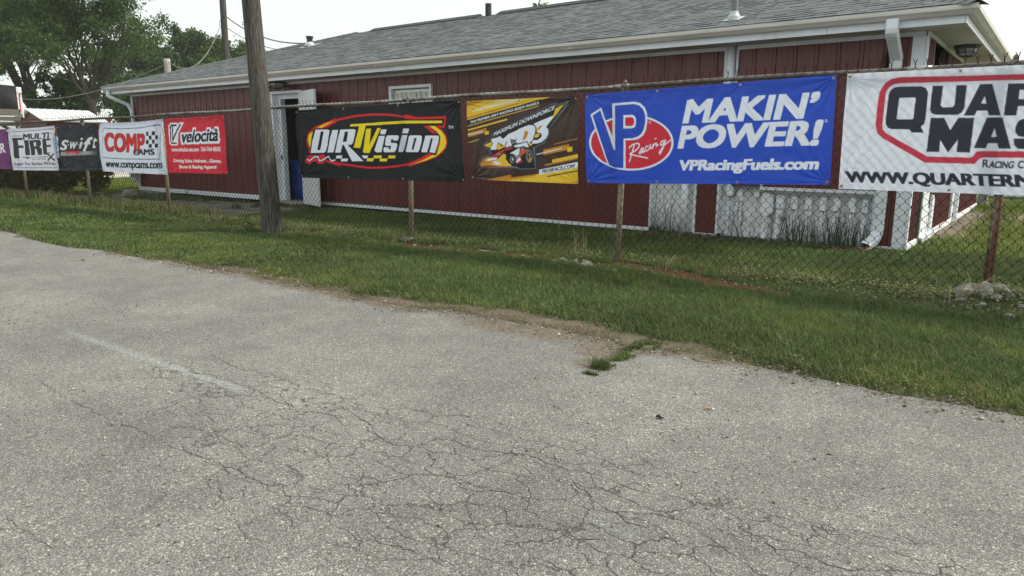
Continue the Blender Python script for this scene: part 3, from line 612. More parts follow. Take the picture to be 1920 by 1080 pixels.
OX = 10.0
def railz(X): return 1.80 + 0.035*min(1, max(0, (X+14)/12)) + 0.006*math.sin(X*1.9)
posts = [(-22.95, .0), (-19.57, .01), (-16.20, -.015), (-12.99, .01), (-9.93, 0), (-6.75, .0), (-3.66, -.03), (-0.385, .035)]
lean = {-3.66: .045, -6.75: .03, -16.2: .03}
for X, dz in posts:
    m = MB(); r = .032; lx = lean.get(X, 0); zt_ = railz(X)
    m.tube([(X+OX-lx, 0, -.1), (X+OX-lx*.3, 0, .9), (X+OX, 0, zt_-.03)], r, 14)
    p = m.build('post', M_postr if X > -1 else M_post, fence, smooth=True)
    m = MB(); m.tube([(X+OX-.032, 0, zt_), (X+OX+.032, 0, zt_)], .031, 12); m.lathe([(.036, -.07), (.036, -.02), (.02, .0)], (X+OX, 0, zt_), 12)
    if X > -4.5: m.lathe([(.012, .02), (.02, .035), (.018, .055), (.001, .07)], (X+OX, 0, zt_), 10)
    m.build('post_cap', M_railrust, p, smooth=True)
seg = [-25.8, -22.9, -19.7, -16.3, -13.0, -9.55, -6.75, -3.70, -1.02, 2.3]
for i, (a, b) in enumerate(zip(seg, seg[1:])):
    m = MB(); n = 14; m.tube([(a+(b-a)*k/n+OX, 0, railz(a+(b-a)*k/n)) for k in range(n+1)], .0215, 12)
    p = m.build('top_rail', M_rail if i in (4, 5, 6) else M_railrust, fence, smooth=True)
    m = MB(); m.tube([(b-.09+OX, 0, railz(b)), (b+.09+OX, 0, railz(b))], .0255, 12); m.build('rail_sleeve', M_rail, p, smooth=True)
# wire fabric: every wire zigzags from top to bottom and hooks its neighbours
pt = 0.085; pz = 0.0465; x0, x1 = -25.6, 2.2; nw = int((x1-x0)/(pt/2)); V = []; Fc = []
wy = -0.037
sect = 4; cnt = 0
for k in range(nw):
    X = x0+k*pt/2; ph_ = 1 if k % 2 else -1; far = X < -11
    top = railz(X)+0.020; zb = 0.02+0.02*math.sin(X*1.3)+float(gz(X, FY))
    nz = int((top-zb)/pz); pts = []
    sx = lambda z: 0.012*math.sin(z*5+X*.7)+0.02*(vnoise(X*.5, z*.7, 90)-.5)
    for j in range(nz+1):
        z = top-j*pz; sgn = ph_ if j % 2 == 0 else -ph_
        X_ = X + sgn*pt*0.25
        by = wy + 0.012*(float(vnoise(X*.8, z*1.2, 91))-.5)*2
        hk = 0.0022*sgn
        if far: pts.append((X_+sx(z), by, z))
        else:
            pts.append((X_+sx(z), by+hk, z+.007)); pts.append((X_+sx(z)+sgn*.001, by-hk, z)); pts.append((X_+sx(z), by+hk, z-.007))
    # knuckled barb above the rail
    X_ = X+ph_*pt*.25+float(sx(top)); q = pts[0]; r1 = random.uniform(-.006, .006)
    pts = ([] if ph_ < 0 else [(X_+.014+r1, wy-.014, top+.058+random.uniform(-.008, .006)), (X_+.002, wy-.004, top+.026), (X_-.002, wy+.003, top+.014)])+pts
    A = np.array([[float(c) for c in p] for p in pts]); n = len(A); rad = .0031 if X > -6 else .0030
    off = np.array([(1, 0), (0, 1), (-1, 0), (0, -1)])*rad
    ring = A[:, None, :]+np.stack([off[:, 0][None].repeat(n, 0), off[:, 1][None].repeat(n, 0), np.zeros((n, 4))], -1)
    V.append(ring.reshape(-1, 3)); i = np.arange(n-1)[:, None]*4; kk = np.arange(4)[None]
    Fc.append((np.stack([i+kk, i+(kk+1) % 4, i+4+(kk+1) % 4, i+4+kk], -1).reshape(-1, 4))+cnt); cnt += 4*n
    if ph_ < 0: continue
    # partner prong of the barb
    B = np.array([(X_-.015+r1, wy-.002, top+.056), (X_-.001, wy+.004, top+.022), (X_+.003, wy-.002, top+.008)]); n = 3
    ring = B[:, None, :]+np.stack([off[:, 0][None].repeat(n, 0), off[:, 1][None].repeat(n, 0), np.zeros((n, 4))], -1)
    V.append(ring.reshape(-1, 3)); i = np.arange(n-1)[:, None]*4
    Fc.append((np.stack([i+kk, i+(kk+1) % 4, i+4+(kk+1) % 4, i+4+kk], -1).reshape(-1, 4))+cnt); cnt += 4*n
V = np.concatenate(V); V[:, 0] += OX; wire = np_mesh('wire_mesh', V, np.concatenate(Fc), M_wire, parent=fence)
for X, _ in posts[3:]:
    for z in (.35, .75, 1.15, 1.5):
        m = MB(); m.tube([(X+OX-.036, -.028, z), (X+OX-.03, -.036, z+.01), (X+OX+.03, -.036, z-.01), (X+OX+.036, -.02, z)], .0018, 5); m.build('tie_wire', M_wire, fence)
m = MB(); m.tube([(x0+OX+i_*.25, wy+.004*math.sin(i_*2), .045+.015*math.sin(i_*.9)) for i_ in range(int((x1-x0)/.25))], .0022, 5); m.build('tension_wire', M_wire, fence)

# ------------------------------------------------------------------ banners: print as painted colour in the cloth's own vertices
ART = {"qm":{"o":[-1.541,1.82],"c":[[-1.541,1.82],[0.751,1.82],[0.995,0.769],[-1.534,0.867]],"bg":"white","res":5,"art":[["P","qred",[[[252,427],[253,241],[258,159],[295,89],[339,60],[404,50],[899,66],[1377,79],[2008,92],[2014,138],[1381,120],[903,109],[408,98],[362,103],[326,127],[309,161],[306,243],[304,428],[310,459],[340,491],[655,676],[950,682],[965,670],[979,640],[1004,632],[2079,642],[2085,685],[1030,682],[1010,689],[979,731],[642,725],[315,530],[273,490]]]],["P","ink",[[[328,193],[338,152],[364,128],[401,123],[558,129],[590,142],[609,175],[611,215],[613,384],[606,424],[586,443],[610,489],[526,488],[505,462],[375,458],[346,447],[327,413],[325,377]],[[410,216],[419,212],[520,214],[527,221],[526,377],[518,383],[415,381],[405,374]]]],["P","ink",[[[636,129],[710,131],[707,277],[714,290],[725,296],[786,297],[796,290],[800,276],[797,133],[868,135],[869,307],[855,341],[827,358],[678,352],[650,340],[636,310]]]],["P","ink",[[[953,132],[1032,135],[1110,369],[1034,367],[1020,331],[954,330],[942,365],[870,364]],[[975,275],[1008,279],[993,223]]]],["P","ink",[[[1131,138],[1323,144],[1350,163],[1359,191],[1357,273],[1325,295],[1373,376],[1291,374],[1249,306],[1209,305],[1208,372],[1128,370]],[[1206,188],[1283,192],[1282,256],[1207,253]]]],["P","ink",[[[648,375],[742,377],[791,472],[836,379],[942,382],[940,645],[849,642],[850,546],[793,647],[730,547],[732,641],[643,641]]]],["P","ink",[[[1023,382],[1122,383],[1200,616],[1122,614],[1109,574],[1050,575],[1039,613],[961,611]],[[1066,527],[1100,527],[1081,462]]]],["P","ink",[[[1236,403],[1258,395],[1382,393],[1382,458],[1289,458],[1284,489],[1371,495],[1393,523],[1390,597],[1362,620],[1243,616],[1216,587],[1207,540],[1298,542],[1300,559],[1324,559],[1326,545],[1233,521],[1212,492],[1210,455],[1221,417]]]],["T","ink","TER",[[1377,146],[1918,158],[1373,379]],0.13,0.13,0],["T","ink","TER",[[1413,394],[1970,412],[1408,620]],0.13,0.13,0],["T","ink","R",[[1030,696],[1071,695],[1031,757]],0.12,0.06,0],["T","ink","ACING",[[1076,708],[1233,708],[1073,762]],0.15,0.07,0],["T","ink","C",[[1254,703],[1292,703],[1256,761]],0.15,0.07,0],["T","ink","LUTCHES",[[1302,715],[1526,719],[1301,764]],0.15,0.07,0],["T","ink","WWW.QUARTERMASTER.COM",[[44,801],[2159,806],[67,914]],0.15,0.06,0]]},"vp":{"o":[-4.099,1.762],"c":[[-4.099,1.762],[-1.62,1.818],[-1.605,0.897],[-4.058,0.846]],"bg":"blue","res":4,"art":[["P","w",[[[1023,498],[1022,526],[1016,554],[1005,581],[990,607],[970,633],[945,656],[916,679],[883,699],[847,718],[807,734],[764,748],[719,759],[672,767],[623,772],[573,775],[522,774],[472,770],[422,764],[373,754],[326,741],[282,725],[240,707],[202,686],[168,663],[138,637],[113,611],[93,582],[78,553],[69,523],[65,493],[67,463],[75,433],[88,404],[107,377],[130,351],[159,326],[192,304],[228,283],[268,266],[311,251],[357,239],[405,230],[453,224],[503,220],[553,220],[602,223],[651,229],[699,237],[744,249],[788,263],[828,279],[866,297],[900,318],[931,340],[958,364],[980,389],[998,416],[1011,443],[1020,470]]]],["P","vred",[[[1001,498],[1000,524],[994,550],[984,575],[969,600],[950,623],[926,646],[899,667],[868,686],[833,703],[795,718],[754,731],[711,741],[666,749],[620,754],[572,756],[524,755],[476,752],[429,745],[382,736],[338,724],[296,709],[256,692],[220,673],[188,651],[159,628],[136,603],[117,576],[103,549],[94,521],[91,493],[93,465],[100,438],[112,411],[130,385],[152,360],[179,338],[210,317],[245,298],[283,282],[324,268],[367,256],[413,248],[459,242],[506,239],[554,239],[601,241],[647,247],[692,255],[736,265],[777,278],[816,293],[852,311],[884,330],[914,351],[939,373],[960,396],[977,421],[990,446],[998,472]]]],["P","w",[[[71,205],[203,138],[263,283],[344,429],[331,101],[582,92],[648,108],[699,153],[726,212],[733,289],[722,366],[693,423],[645,457],[584,470],[494,472],[505,765],[306,730],[287,702]]]],["P","vred",[[[274,298],[338,260],[344,431]]]],["P","blue",[[[99,216],[193,164],[368,565],[355,122],[571,115],[638,130],[683,172],[706,225],[711,288],[696,365],[665,413],[628,437],[572,452],[471,453],[480,754],[377,747],[309,720]]]],["P","w",[[[462,220],[564,221],[592,235],[606,261],[606,305],[596,339],[563,353],[466,353]]]],["P","vred",[[[484,244],[559,243],[580,258],[585,285],[582,314],[562,329],[487,329]]]],["L","w",17,[[355,124],[369,560]]],["L","w",17,[[199,156],[369,560]]],["L","w",13,[[544,550],[542,540],[575,516],[630,501],[652,511],[648,540],[610,575],[550,608]]],["L","w",13,[[594,525],[577,590],[545,684]]],["L","w",13,[[550,612],[751,648]]],["L","w",13,[[698,550],[682,550],[654,599],[667,604],[698,560],[694,594],[710,585]]],["L","w",12,[[752,533],[730,531],[716,575],[732,582],[759,560]]],["L","w",13,[[775,516],[769,555],[785,545]]],["L","w",12,[[823,459],[833,454]]],["L","w",13,[[806,516],[796,555],[816,512],[840,502],[841,531],[859,517]]],["L","w",12,[[922,476],[890,488],[886,522],[907,517],[937,474],[914,550],[885,608],[873,594],[924,522],[1005,463]]],["L","w",4,[[771,296],[770,302],[766,306],[760,307],[755,306],[751,302],[749,296],[750,290],[754,286],[760,284],[765,286],[769,290],[771,296]]],["T","w","MAKIN’",[[1145,93],[2362,72],[1105,318]],0.125,0.07,0],["T","w","POWER!",[[1104,337],[2409,310],[1065,558]],0.12,0.07,0],["T","w","VPRacingFuels.com",[[1096,665],[2401,633],[1078,797]],0.1,0.045,0],["L","w",4,[[2430,322],[2430,327],[2427,331],[2423,332],[2418,331],[2415,327],[2413,321],[2414,316],[2417,313],[2421,311],[2425,313],[2429,317],[2430,322]]]]},"md3":{"o":[-5.741,1.762],"c":[[-5.741,1.762],[-4.189,1.755],[-4.166,0.833],[-5.684,0.846]],"bg":"mdbg","res":4,"art":[["P","myel",[[[-8,2],[681,4],[1226,2],[1073,29],[3,223]]]],["P","mpale",[[[411,8],[756,8],[928,11],[681,57],[384,87],[101,128]]]],["P","myel",[[[-1,12],[476,12],[101,113],[1,125]]]],["P","mor",[[[-1,7],[238,9],[231,26],[-2,61]]]],["P","mor",[[[0,192],[540,87],[769,46],[771,61],[540,112],[0,213]]]],["L","w",10,[[101,124],[756,9]]],["P","mblk",[[[3,223],[1078,22],[1073,62],[9,275]]]],["T","w","THE PREMIER DIRT RACING BODY PANELS",[[55,235],[1055,43],[47,263]],0.09,0.05,0],["L","myel",7,[[9,293],[1050,92]]],["L","myel",17,[[8,340],[611,228]]],["P","mor",[[[7,372],[305,317],[309,366],[9,424]]]],["P","myel",[[[275,362],[342,350],[342,388],[282,398]]]],["L","w",9,[[14,395],[246,354]]],["L","myel",7,[[16,485],[188,448]]],["L","mor",7,[[1262,507],[1564,450]]],["P","mor",[[[1120,567],[1460,505],[1462,562],[1121,625]]]],["P","myel",[[[1432,543],[1498,532],[1502,581],[1434,592]]]],["L","w",9,[[1030,617],[1361,552]]],["P","myel",[[[1240,673],[1569,611],[1570,656],[1237,707]]]],["P","mor",[[[1142,727],[1570,645],[1570,661],[1140,743]]]],["P","myel",[[[325,917],[859,860],[1572,750],[1576,930],[604,927]]]],["P","mor",[[[284,918],[668,849],[671,880],[1020,837],[1017,852],[604,917]]]],["P","w",[[[1062,787],[1571,694],[1572,752],[1063,844]]]],["T","mblk","MD3RACE.COM",[[1110,784],[1535,715],[1099,826]],0.12,0.06,0],["L","mblk",12,[[1177,858],[1571,788]]],["P","mteal",[[[247,505],[382,445],[402,379],[1290,56],[1285,98],[1432,52],[1433,85],[1206,332],[1196,408],[1137,494],[1005,542],[1019,778],[783,787],[732,772],[272,779],[190,749],[245,665],[367,603]]]],["P","mblk",[[[260,505],[388,450],[411,387],[1279,67],[1276,109],[1421,64],[1195,337],[1184,408],[1125,489],[969,542],[1007,768],[796,776],[745,752],[278,769],[204,744],[259,671],[387,603]]]],["P","myel",[[[271,513],[401,468],[354,547]]]],["P","myel",[[[1271,130],[1388,85],[1223,247]]]],["T","w","MAXIMUM DOWNFORCE",[[431,369],[1267,91],[418,415]],0.05,0.03,0],["P","w",[[[394,440],[451,432],[512,413],[557,445],[643,388],[736,358],[790,336],[776,389],[692,520],[662,527],[592,543],[623,465],[562,519],[481,480],[452,566],[357,567],[404,487],[379,463]]]],["P","myel",[[[463,503],[491,492],[537,531],[608,488],[592,527],[491,566],[452,559]]]],["P","w",[[[780,336],[915,296],[977,298],[1008,324],[1006,377],[973,460],[916,498],[791,520],[732,504]],[[860,367],[887,356],[914,368],[904,398],[878,444],[829,466],[849,413]]]],["P","mor",[[[860,367],[887,356],[914,368],[904,398],[878,444],[829,466],[849,413]]]],["P","w",[[[986,283],[1244,200],[1227,240],[1154,320],[1182,342],[1187,387],[1160,439],[1096,483],[1021,500],[955,498],[983,460],[1039,460],[1091,431],[1100,405],[1076,382],[1025,377],[1103,304],[1057,314],[1029,332]]]],["P","myel",[[[1024,328],[1080,311],[1029,370],[1020,355]]]],["P","myel",[[[1011,396],[1076,389],[1049,430],[997,437]]]],["P","myel",[[[279,519],[394,471],[368,535]]]],["P","myel",[[[921,490],[969,505],[955,524],[921,517]]]],["P","mblk",[[[522,582],[643,527],[712,528],[692,582],[602,637],[491,638]]]],["P","vred",[[[346,654],[522,578],[662,535],[712,539],[672,559],[572,578],[521,622],[460,646]]]],["P","mgrey",[[[460,614],[511,598],[521,614],[481,634]]]],["P","mor",[[[197,740],[262,675],[315,647],[346,646],[470,654],[449,701],[335,751],[240,752]]]],["P","myel",[[[335,743],[491,661],[562,610],[597,621],[592,676],[687,754],[490,753]]]],["P","w",[[[288,687],[335,670],[465,655],[458,679],[335,696]]]],["P","w",[[[393,702],[439,695],[526,720],[516,734],[424,735]]]],["L","vred",9,[[213,752],[439,761],[687,754]]],["P","w",[[[658,605],[791,543],[791,636],[712,644]]]],["P","mgrey",[[[712,644],[796,613],[811,644],[752,683]]]],["P","w",[[[737,699],[796,648],[811,682],[752,714]]]],["P","mblk",[[[687,508],[902,471],[931,543],[810,539],[712,559]]]],["P","w",[[[707,520],[892,482],[921,540],[830,532],[732,542]]]],["P","vred",[[[796,551],[810,543],[791,613],[835,705],[742,726],[737,714],[816,692],[781,621]]]],["P","mblk",[[[888,582],[887,597],[882,610],[875,622],[866,632],[856,638],[845,640],[833,638],[823,632],[814,623],[807,611],[802,597],[801,582],[802,567],[806,553],[813,541],[822,532],[833,526],[844,524],[855,526],[866,532],[875,541],[882,553],[886,567]]]],["P","mgrey",[[[859,566],[858,573],[854,580],[849,585],[842,588],[835,589],[827,588],[820,585],[815,580],[812,574],[810,566],[811,559],[815,553],[820,548],[827,544],[835,543],[842,544],[849,548],[854,553],[858,559]]]],["P","mblk",[[[662,442],[722,458],[761,489],[712,520],[682,520]]]],["L","w",4,[[672,458],[732,489],[761,478]]],["L","w",5,[[682,504],[712,481]]],["P","mblk",[[[733,683],[727,695],[719,705],[709,714],[697,721],[685,726],[671,728],[658,728],[646,725],[635,720],[625,712],[618,703],[613,692],[611,680],[612,668],[615,656],[621,644],[630,634],[640,625],[652,618],[664,613],[678,611],[691,611],[703,614],[714,620],[723,627],[730,637],[735,647],[737,659],[737,671]]]],["P","mgrey",[[[718,677],[717,687],[714,697],[708,706],[701,712],[693,716],[684,718],[676,717],[668,713],[660,706],[655,698],[652,688],[651,677],[652,667],[655,657],[660,649],[667,642],[676,638],[684,637],[693,638],[701,642],[708,648],[714,657],[717,666]]]],["P","mblk",[[[712,677],[711,686],[708,694],[703,701],[697,705],[690,707],[684,706],[678,701],[673,695],[670,687],[669,677],[670,668],[673,660],[678,653],[684,649],[690,647],[697,649],[703,653],[708,660],[711,668]]]],["P","w",[[[702,674],[701,682],[697,688],[692,690],[687,688],[684,682],[682,674],[684,666],[687,661],[692,658],[697,660],[701,666]]]],["P","mblk",[[[990,635],[989,653],[985,670],[978,685],[970,699],[959,709],[947,717],[934,721],[921,721],[908,717],[895,710],[885,700],[876,686],[869,671],[865,654],[863,636],[864,618],[868,601],[875,585],[884,572],[895,561],[907,554],[920,550],[933,550],[946,554],[958,561],[969,571],[977,585],[984,600],[988,617]]]],["P","mgrey",[[[971,639],[970,654],[967,669],[962,682],[955,693],[947,701],[939,706],[929,708],[920,707],[911,702],[903,693],[896,682],[891,669],[887,655],[886,639],[887,624],[890,609],[895,596],[902,585],[910,577],[919,572],[928,570],[938,572],[947,577],[955,585],[961,596],[966,609],[970,624]]]],["P","mblk",[[[961,635],[961,647],[958,659],[955,670],[950,678],[944,685],[938,689],[931,691],[924,689],[918,685],[912,679],[907,670],[903,659],[901,648],[900,635],[901,623],[903,611],[906,601],[911,592],[917,586],[923,581],[930,580],[937,581],[944,586],[949,592],[954,601],[958,611],[960,623]]]],["P","mgrey",[[[942,620],[941,629],[939,636],[935,641],[931,643],[926,641],[922,636],[920,629],[919,620],[920,611],[922,604],[926,599],[930,597],[935,599],[939,604],[941,611]]]],["P","mor",[[[958,673],[956,683],[952,692],[946,698],[939,700],[931,698],[925,692],[921,684],[919,674],[921,664],[925,655],[931,649],[938,647],[946,649],[952,655],[956,663]]]],["P","mred2",[[[783,601],[820,574],[931,555],[878,597],[811,636],[791,628]]]]]},"dir":{"o":[-9.027,1.756],"c":[[-9.027,1.756],[-5.838,1.783],[-5.786,0.811],[-8.978,0.79]],"bg":"navy","res":5,"art":[["L","dred",28,[[291,597],[308,551],[262,493],[253,423],[294,343],[430,259],[697,191],[997,148],[1335,113],[1658,104],[1830,108]]],["L","dred",25,[[1733,106],[1964,114],[2144,135],[2304,164],[2448,173],[2953,173],[2920,282],[2781,282]]],["L","dred",23,[[2754,284],[2876,325],[2948,394],[2963,463],[2945,522],[2883,591],[2772,646],[2602,693],[2311,757]]],["L","dred",25,[[2312,742],[2087,771],[1855,790],[1698,798]]],["L","dred",26,[[1797,793],[1541,800],[1295,782],[956,752],[694,721],[515,688]]],["P","dred",[[[432,242],[895,136],[924,157],[917,184],[674,263],[457,265]]]],["P","dyel",[[[495,249],[679,201],[858,166],[677,224],[585,256]]]],["P","dyel",[[[418,293],[333,539],[291,493],[272,423],[312,343]]]],["P","dred",[[[2252,117],[2463,160],[2448,183],[2304,179],[2246,154]]]],["P","dred",[[[2573,268],[2685,270],[2807,358],[2724,362],[2670,317]]]],["P","dyel",[[[2678,270],[2768,274],[2875,335],[2941,404],[2953,473],[2925,542],[2841,611],[2772,636],[2807,591],[2851,492],[2860,403],[2807,344]]]],["P","dred",[[[2290,732],[2489,673],[2661,602],[2744,631],[2545,703],[2340,769],[2304,770]]]],["P","dyel",[[[2356,746],[2545,693],[2731,623],[2799,636],[2602,693],[2414,735]]]],["P","dred",[[[2839,443],[2851,482],[2808,581],[2794,561]]]],["P","dred",[[[181,714],[269,638],[629,628],[660,687],[601,757],[473,760],[439,724],[383,724],[267,770],[194,738]]]],["P","dred",[[[604,711],[972,769],[954,788],[745,749]]]],["L","navy",33,[[236,696],[300,713],[407,654],[500,648],[513,711],[586,711],[735,647],[784,709],[855,697]]],["L","w",17,[[236,696],[281,719],[407,657],[490,660],[513,717],[587,705],[717,653],[749,692],[783,715],[855,703]]],["P","navy",[[[402,264],[780,265],[989,274],[1325,279],[1315,453],[1245,507],[1138,606],[289,623]]]],["P","w",[[[452,281],[717,283],[757,297],[743,342],[702,494],[659,585],[612,604],[322,607],[373,447]],[[567,309],[631,309],[534,565],[470,566]]]],["P","w",[[[819,293],[939,290],[912,383],[827,596],[694,601],[772,382]]]],["P","w",[[[988,289],[1283,287],[1307,306],[1277,387],[1239,469],[1204,493],[1128,496],[1440,714],[1207,716],[1121,595],[1051,495],[1022,495],[979,600],[862,600],[924,417]],[[1085,316],[1151,317],[1110,451],[1028,456]]]],["P","dyel",[[[1209,221],[1830,209],[1828,241],[1515,245],[1384,538],[1252,533],[1380,250],[1194,249]]]],["P","dyel",[[[1728,207],[2259,198],[2899,211],[2891,240],[2258,232],[1726,239]]]],["P","dyel",[[[1521,288],[1620,284],[1573,497],[1744,281],[1798,282],[1568,605],[1454,603],[1435,589]]]],["P","dyel",[[[1744,281],[1811,282],[1636,519],[1571,540]]]],["P","w",[[[1817,300],[1917,302],[1888,362],[1791,359]]]],["P","w",[[[1766,384],[1878,381],[1802,593],[1708,594],[1669,572]]]],["P","w",[[[1929,377],[2121,379],[2140,396],[2119,442],[2033,445],[2038,426],[1996,426],[1986,473],[2084,475],[2105,494],[2081,562],[2042,591],[1857,593],[1842,577],[1852,530],[1945,530],[1944,556],[1974,556],[1992,511],[1900,511],[1877,496],[1897,404]]]],["P","w",[[[2219,294],[2324,298],[2300,355],[2197,353]]]],["P","w",[[[2193,378],[2292,377],[2231,541],[2199,590],[2122,589],[2126,551]]]],["P","w",[[[2340,382],[2527,384],[2551,400],[2538,470],[2500,561],[2470,590],[2266,590],[2252,572],[2284,500],[2317,398]],[[2414,414],[2457,414],[2392,561],[2358,561]]]],["P","w",[[[2612,388],[2813,388],[2836,403],[2824,472],[2766,601],[2669,591],[2736,422],[2702,420],[2627,592],[2527,590],[2573,481]]]],["P","w",[[[894,640],[1016,640],[992,679],[870,680]]]],["P","w",[[[992,681],[1129,680],[1113,719],[976,721]]]],["P","w",[[[1403,638],[1537,637],[1515,675],[1450,676]]]],["P","dyel",[[[1515,675],[1652,674],[1634,712],[1505,713]]]],["P","dyel",[[[1654,637],[1809,636],[1795,673],[1644,674]]]],["P","dyel",[[[1674,637],[1800,636],[1786,673],[1656,674]]]],["P","dyel",[[[1767,676],[1915,675],[1898,712],[1762,713]]]],["P","dyel",[[[1937,635],[2067,635],[2053,671],[1920,672]]]],["T","w","TM",[[2994,274],[3072,276],[2993,310]],0.03,0.03,0]]},"vel":{"o":[-12.758,1.732],"c":[[-12.758,1.732],[-10.888,1.741],[-10.897,0.805],[-12.795,0.788]],"bg":"vred","res":8,"art":[["P","w",[[[114,127],[197,79],[392,77],[436,97],[500,71],[618,76],[432,268],[403,440],[350,465],[179,465],[110,439]]]],["P","ink2",[[[158,134],[205,104],[387,105],[393,139],[206,139],[169,408],[346,418],[355,438],[183,442],[144,414]]]],["L","ink2",37,[[258,148],[224,377],[506,110]]],["T","w","velocità",[[531,174],[1786,156],[432,455]],0.34,0.26,1],["T","ink2","velocità",[[573,209],[1729,186],[490,422]],0.1,0.06,0],["T","pale","www.velocita-usa.com",[[161,502],[1049,496],[161,571]],0.1,0.06,0],["T","pale","336-764-8502",[[1106,494],[1704,493],[1107,563]],0.1,0.06,0],["T","pale","Driving Suits, Helmets , Gloves,",[[188,700],[1713,691],[183,772]],0.1,0.06,0],["T","pale","Shoes & Racing Apparel",[[355,802],[1550,789],[350,877]],0.1,0.06,0]]},"comp":{"o":[-15.321,1.729],"c":[[-15.321,1.729],[-12.861,1.727],[-12.858,0.752],[-15.396,0.768]],"bg":"white2","res":8,"art":[["L","ink3",14,[[159,132],[194,112],[997,119],[1830,115],[1993,99],[2356,97],[2399,113],[2347,397],[2279,691],[2246,700],[873,701],[45,686],[29,651],[100,383],[159,132]]],["T","ink3","COMP",[[223,189],[1842,222],[136,563]],0.17,0.1,0],["T","cred","COMP",[[239,200],[1824,232],[158,552]],0.15,0.085,0],["T","ink3","CAMS",[[1313,510],[2120,511],[1290,624]],0.14,0.07,0],["P","ink3",[[[1881,200],[1981,201],[1968,273],[1867,272]]]],["P","ink3",[[[2092,196],[2191,198],[2178,269],[2079,268]]]],["P","ink3",[[[1973,272],[2073,273],[2059,345],[1959,344]]]],["P","ink3",[[[2183,270],[2281,271],[2267,343],[2169,342]]]],["P","ink3",[[[1852,348],[1953,349],[1939,421],[1838,421]]]],["P","ink3",[[[2064,347],[2163,348],[2150,420],[2050,419]]]],["P","ink3",[[[1944,423],[2044,423],[2031,496],[1930,495]]]],["P","ink3",[[[2155,421],[2253,422],[2240,493],[2141,493]]]],["T","ink3","www.compcams.com",[[150,774],[2342,767],[124,927]],0.13,0.06,0]]},"swift":{"o":[-17.282,1.694],"c":[[-17.282,1.694],[-15.391,1.725],[-15.428,0.783],[-17.385,0.744]],"bg":"sblk","res":9,"art":[["T","pale","S",[[211,289],[525,292],[17,505]],0.09,0.05,0],["T","pale","w",[[557,326],[916,329],[440,476]],0.09,0.05,0],["T","pale","ı",[[1046,330],[1162,330],[929,470]],0.09,0.05,0],["T","pale","f",[[1364,237],[1650,246],[1062,521]],0.09,0.05,0],["T","pale","t",[[1671,262],[1842,264],[1522,465]],0.09,0.05,0],["P","pale",[[[1182,272],[1174,283],[1156,291],[1132,296],[1107,296],[1085,291],[1072,282],[1069,271],[1077,261],[1095,252],[1119,248],[1144,248],[1166,253],[1179,262]]]],["P","pale",[[[494,389],[489,395],[480,399],[467,401],[454,401],[442,399],[435,394],[434,389],[438,383],[448,379],[460,377],[474,377],[485,379],[492,384]]]],["P","pale",[[[956,385],[952,391],[943,395],[930,397],[918,397],[907,395],[900,391],[898,385],[903,380],[912,375],[924,373],[937,373],[948,376],[955,380]]]],["P","pale",[[[1230,375],[1226,381],[1217,385],[1206,387],[1193,387],[1182,385],[1175,380],[1174,375],[1178,370],[1187,366],[1199,363],[1212,363],[1222,366],[1229,370]]]],["P","pale",[[[1509,375],[1505,380],[1497,384],[1485,386],[1473,386],[1462,384],[1456,380],[1454,374],[1458,369],[1467,365],[1478,363],[1491,363],[1501,365],[1508,369]]]],["L","pale",11,[[1292,326],[1518,327]]],["P","sgrey",[[[56,546],[1769,520],[1363,549],[1761,553],[1357,571],[1753,588],[19,628]]]],["T","cred","springs",[[302,510],[1009,504],[251,598]],0.1,0.07,0]]},"multi":{"o":[-20.04,1.684],"c":[[-20.04,1.684],[-17.415,1.702],[-17.467,0.747],[-20.092,0.71]],"bg":"white3","res":9,"art":[["L","ink4",13,[[46,88],[86,74],[1386,52],[2541,44]]],["L","ink4",11,[[46,88],[-44,855],[39,913],[2461,877],[2512,852],[2553,52]]],["L","ink4",15,[[120,173],[759,164]]],["L","ink4",8,[[120,173],[96,645]]],["L","ink4",14,[[2398,142],[2470,141]]],["T","ink4","MULTI",[[871,119],[2363,111],[812,250]],0.13,0.07,0],["P","ink4",[[[184,216],[794,205],[792,262],[495,262],[487,387],[784,385],[765,445],[483,448],[454,688],[171,696]]]],["P","ink4",[[[856,265],[1114,262],[1116,608],[840,615]]]],["P","ink4",[[[1154,267],[1754,260],[1828,294],[1824,379],[1735,422],[1843,465],[1818,599],[1588,602],[1538,464],[1451,464],[1416,607],[1178,614]],[[1403,316],[1553,313],[1541,403],[1400,409]]]],["P","ink4",[[[1909,247],[2397,245],[2385,284],[2136,287],[2137,383],[2373,378],[2360,423],[2123,429],[2102,552],[2324,546],[2074,595],[1896,592]]]],["P","ink4",[[[547,658],[2122,634],[2118,648],[1068,660],[1156,683],[966,678],[1004,709],[838,673],[676,667]]]],["L","ink4",41,[[2109,579],[2421,716]]],["L","ink4",41,[[2431,578],[2083,719]]],["T","ink4","817) 765-7400",[[1244,686],[1998,673],[1239,724]],0.06,0.06,0],["T","ink4","Super Pro Series Wires",[[94,782],[2466,739],[66,887]],0.05,0.04,0]]},"purple":{"o":[-22.888,1.664],"c":[[-22.888,1.664],[-20.16,1.674],[-20.167,0.734],[-22.88,0.704]],"bg":"purp","res":10,"art":[["T","pale","ER",[[1999,342],[2566,312],[1953,570]],0.1,0.05,0],["L","pale",11,[[576,358],[1892,335]]]]}}
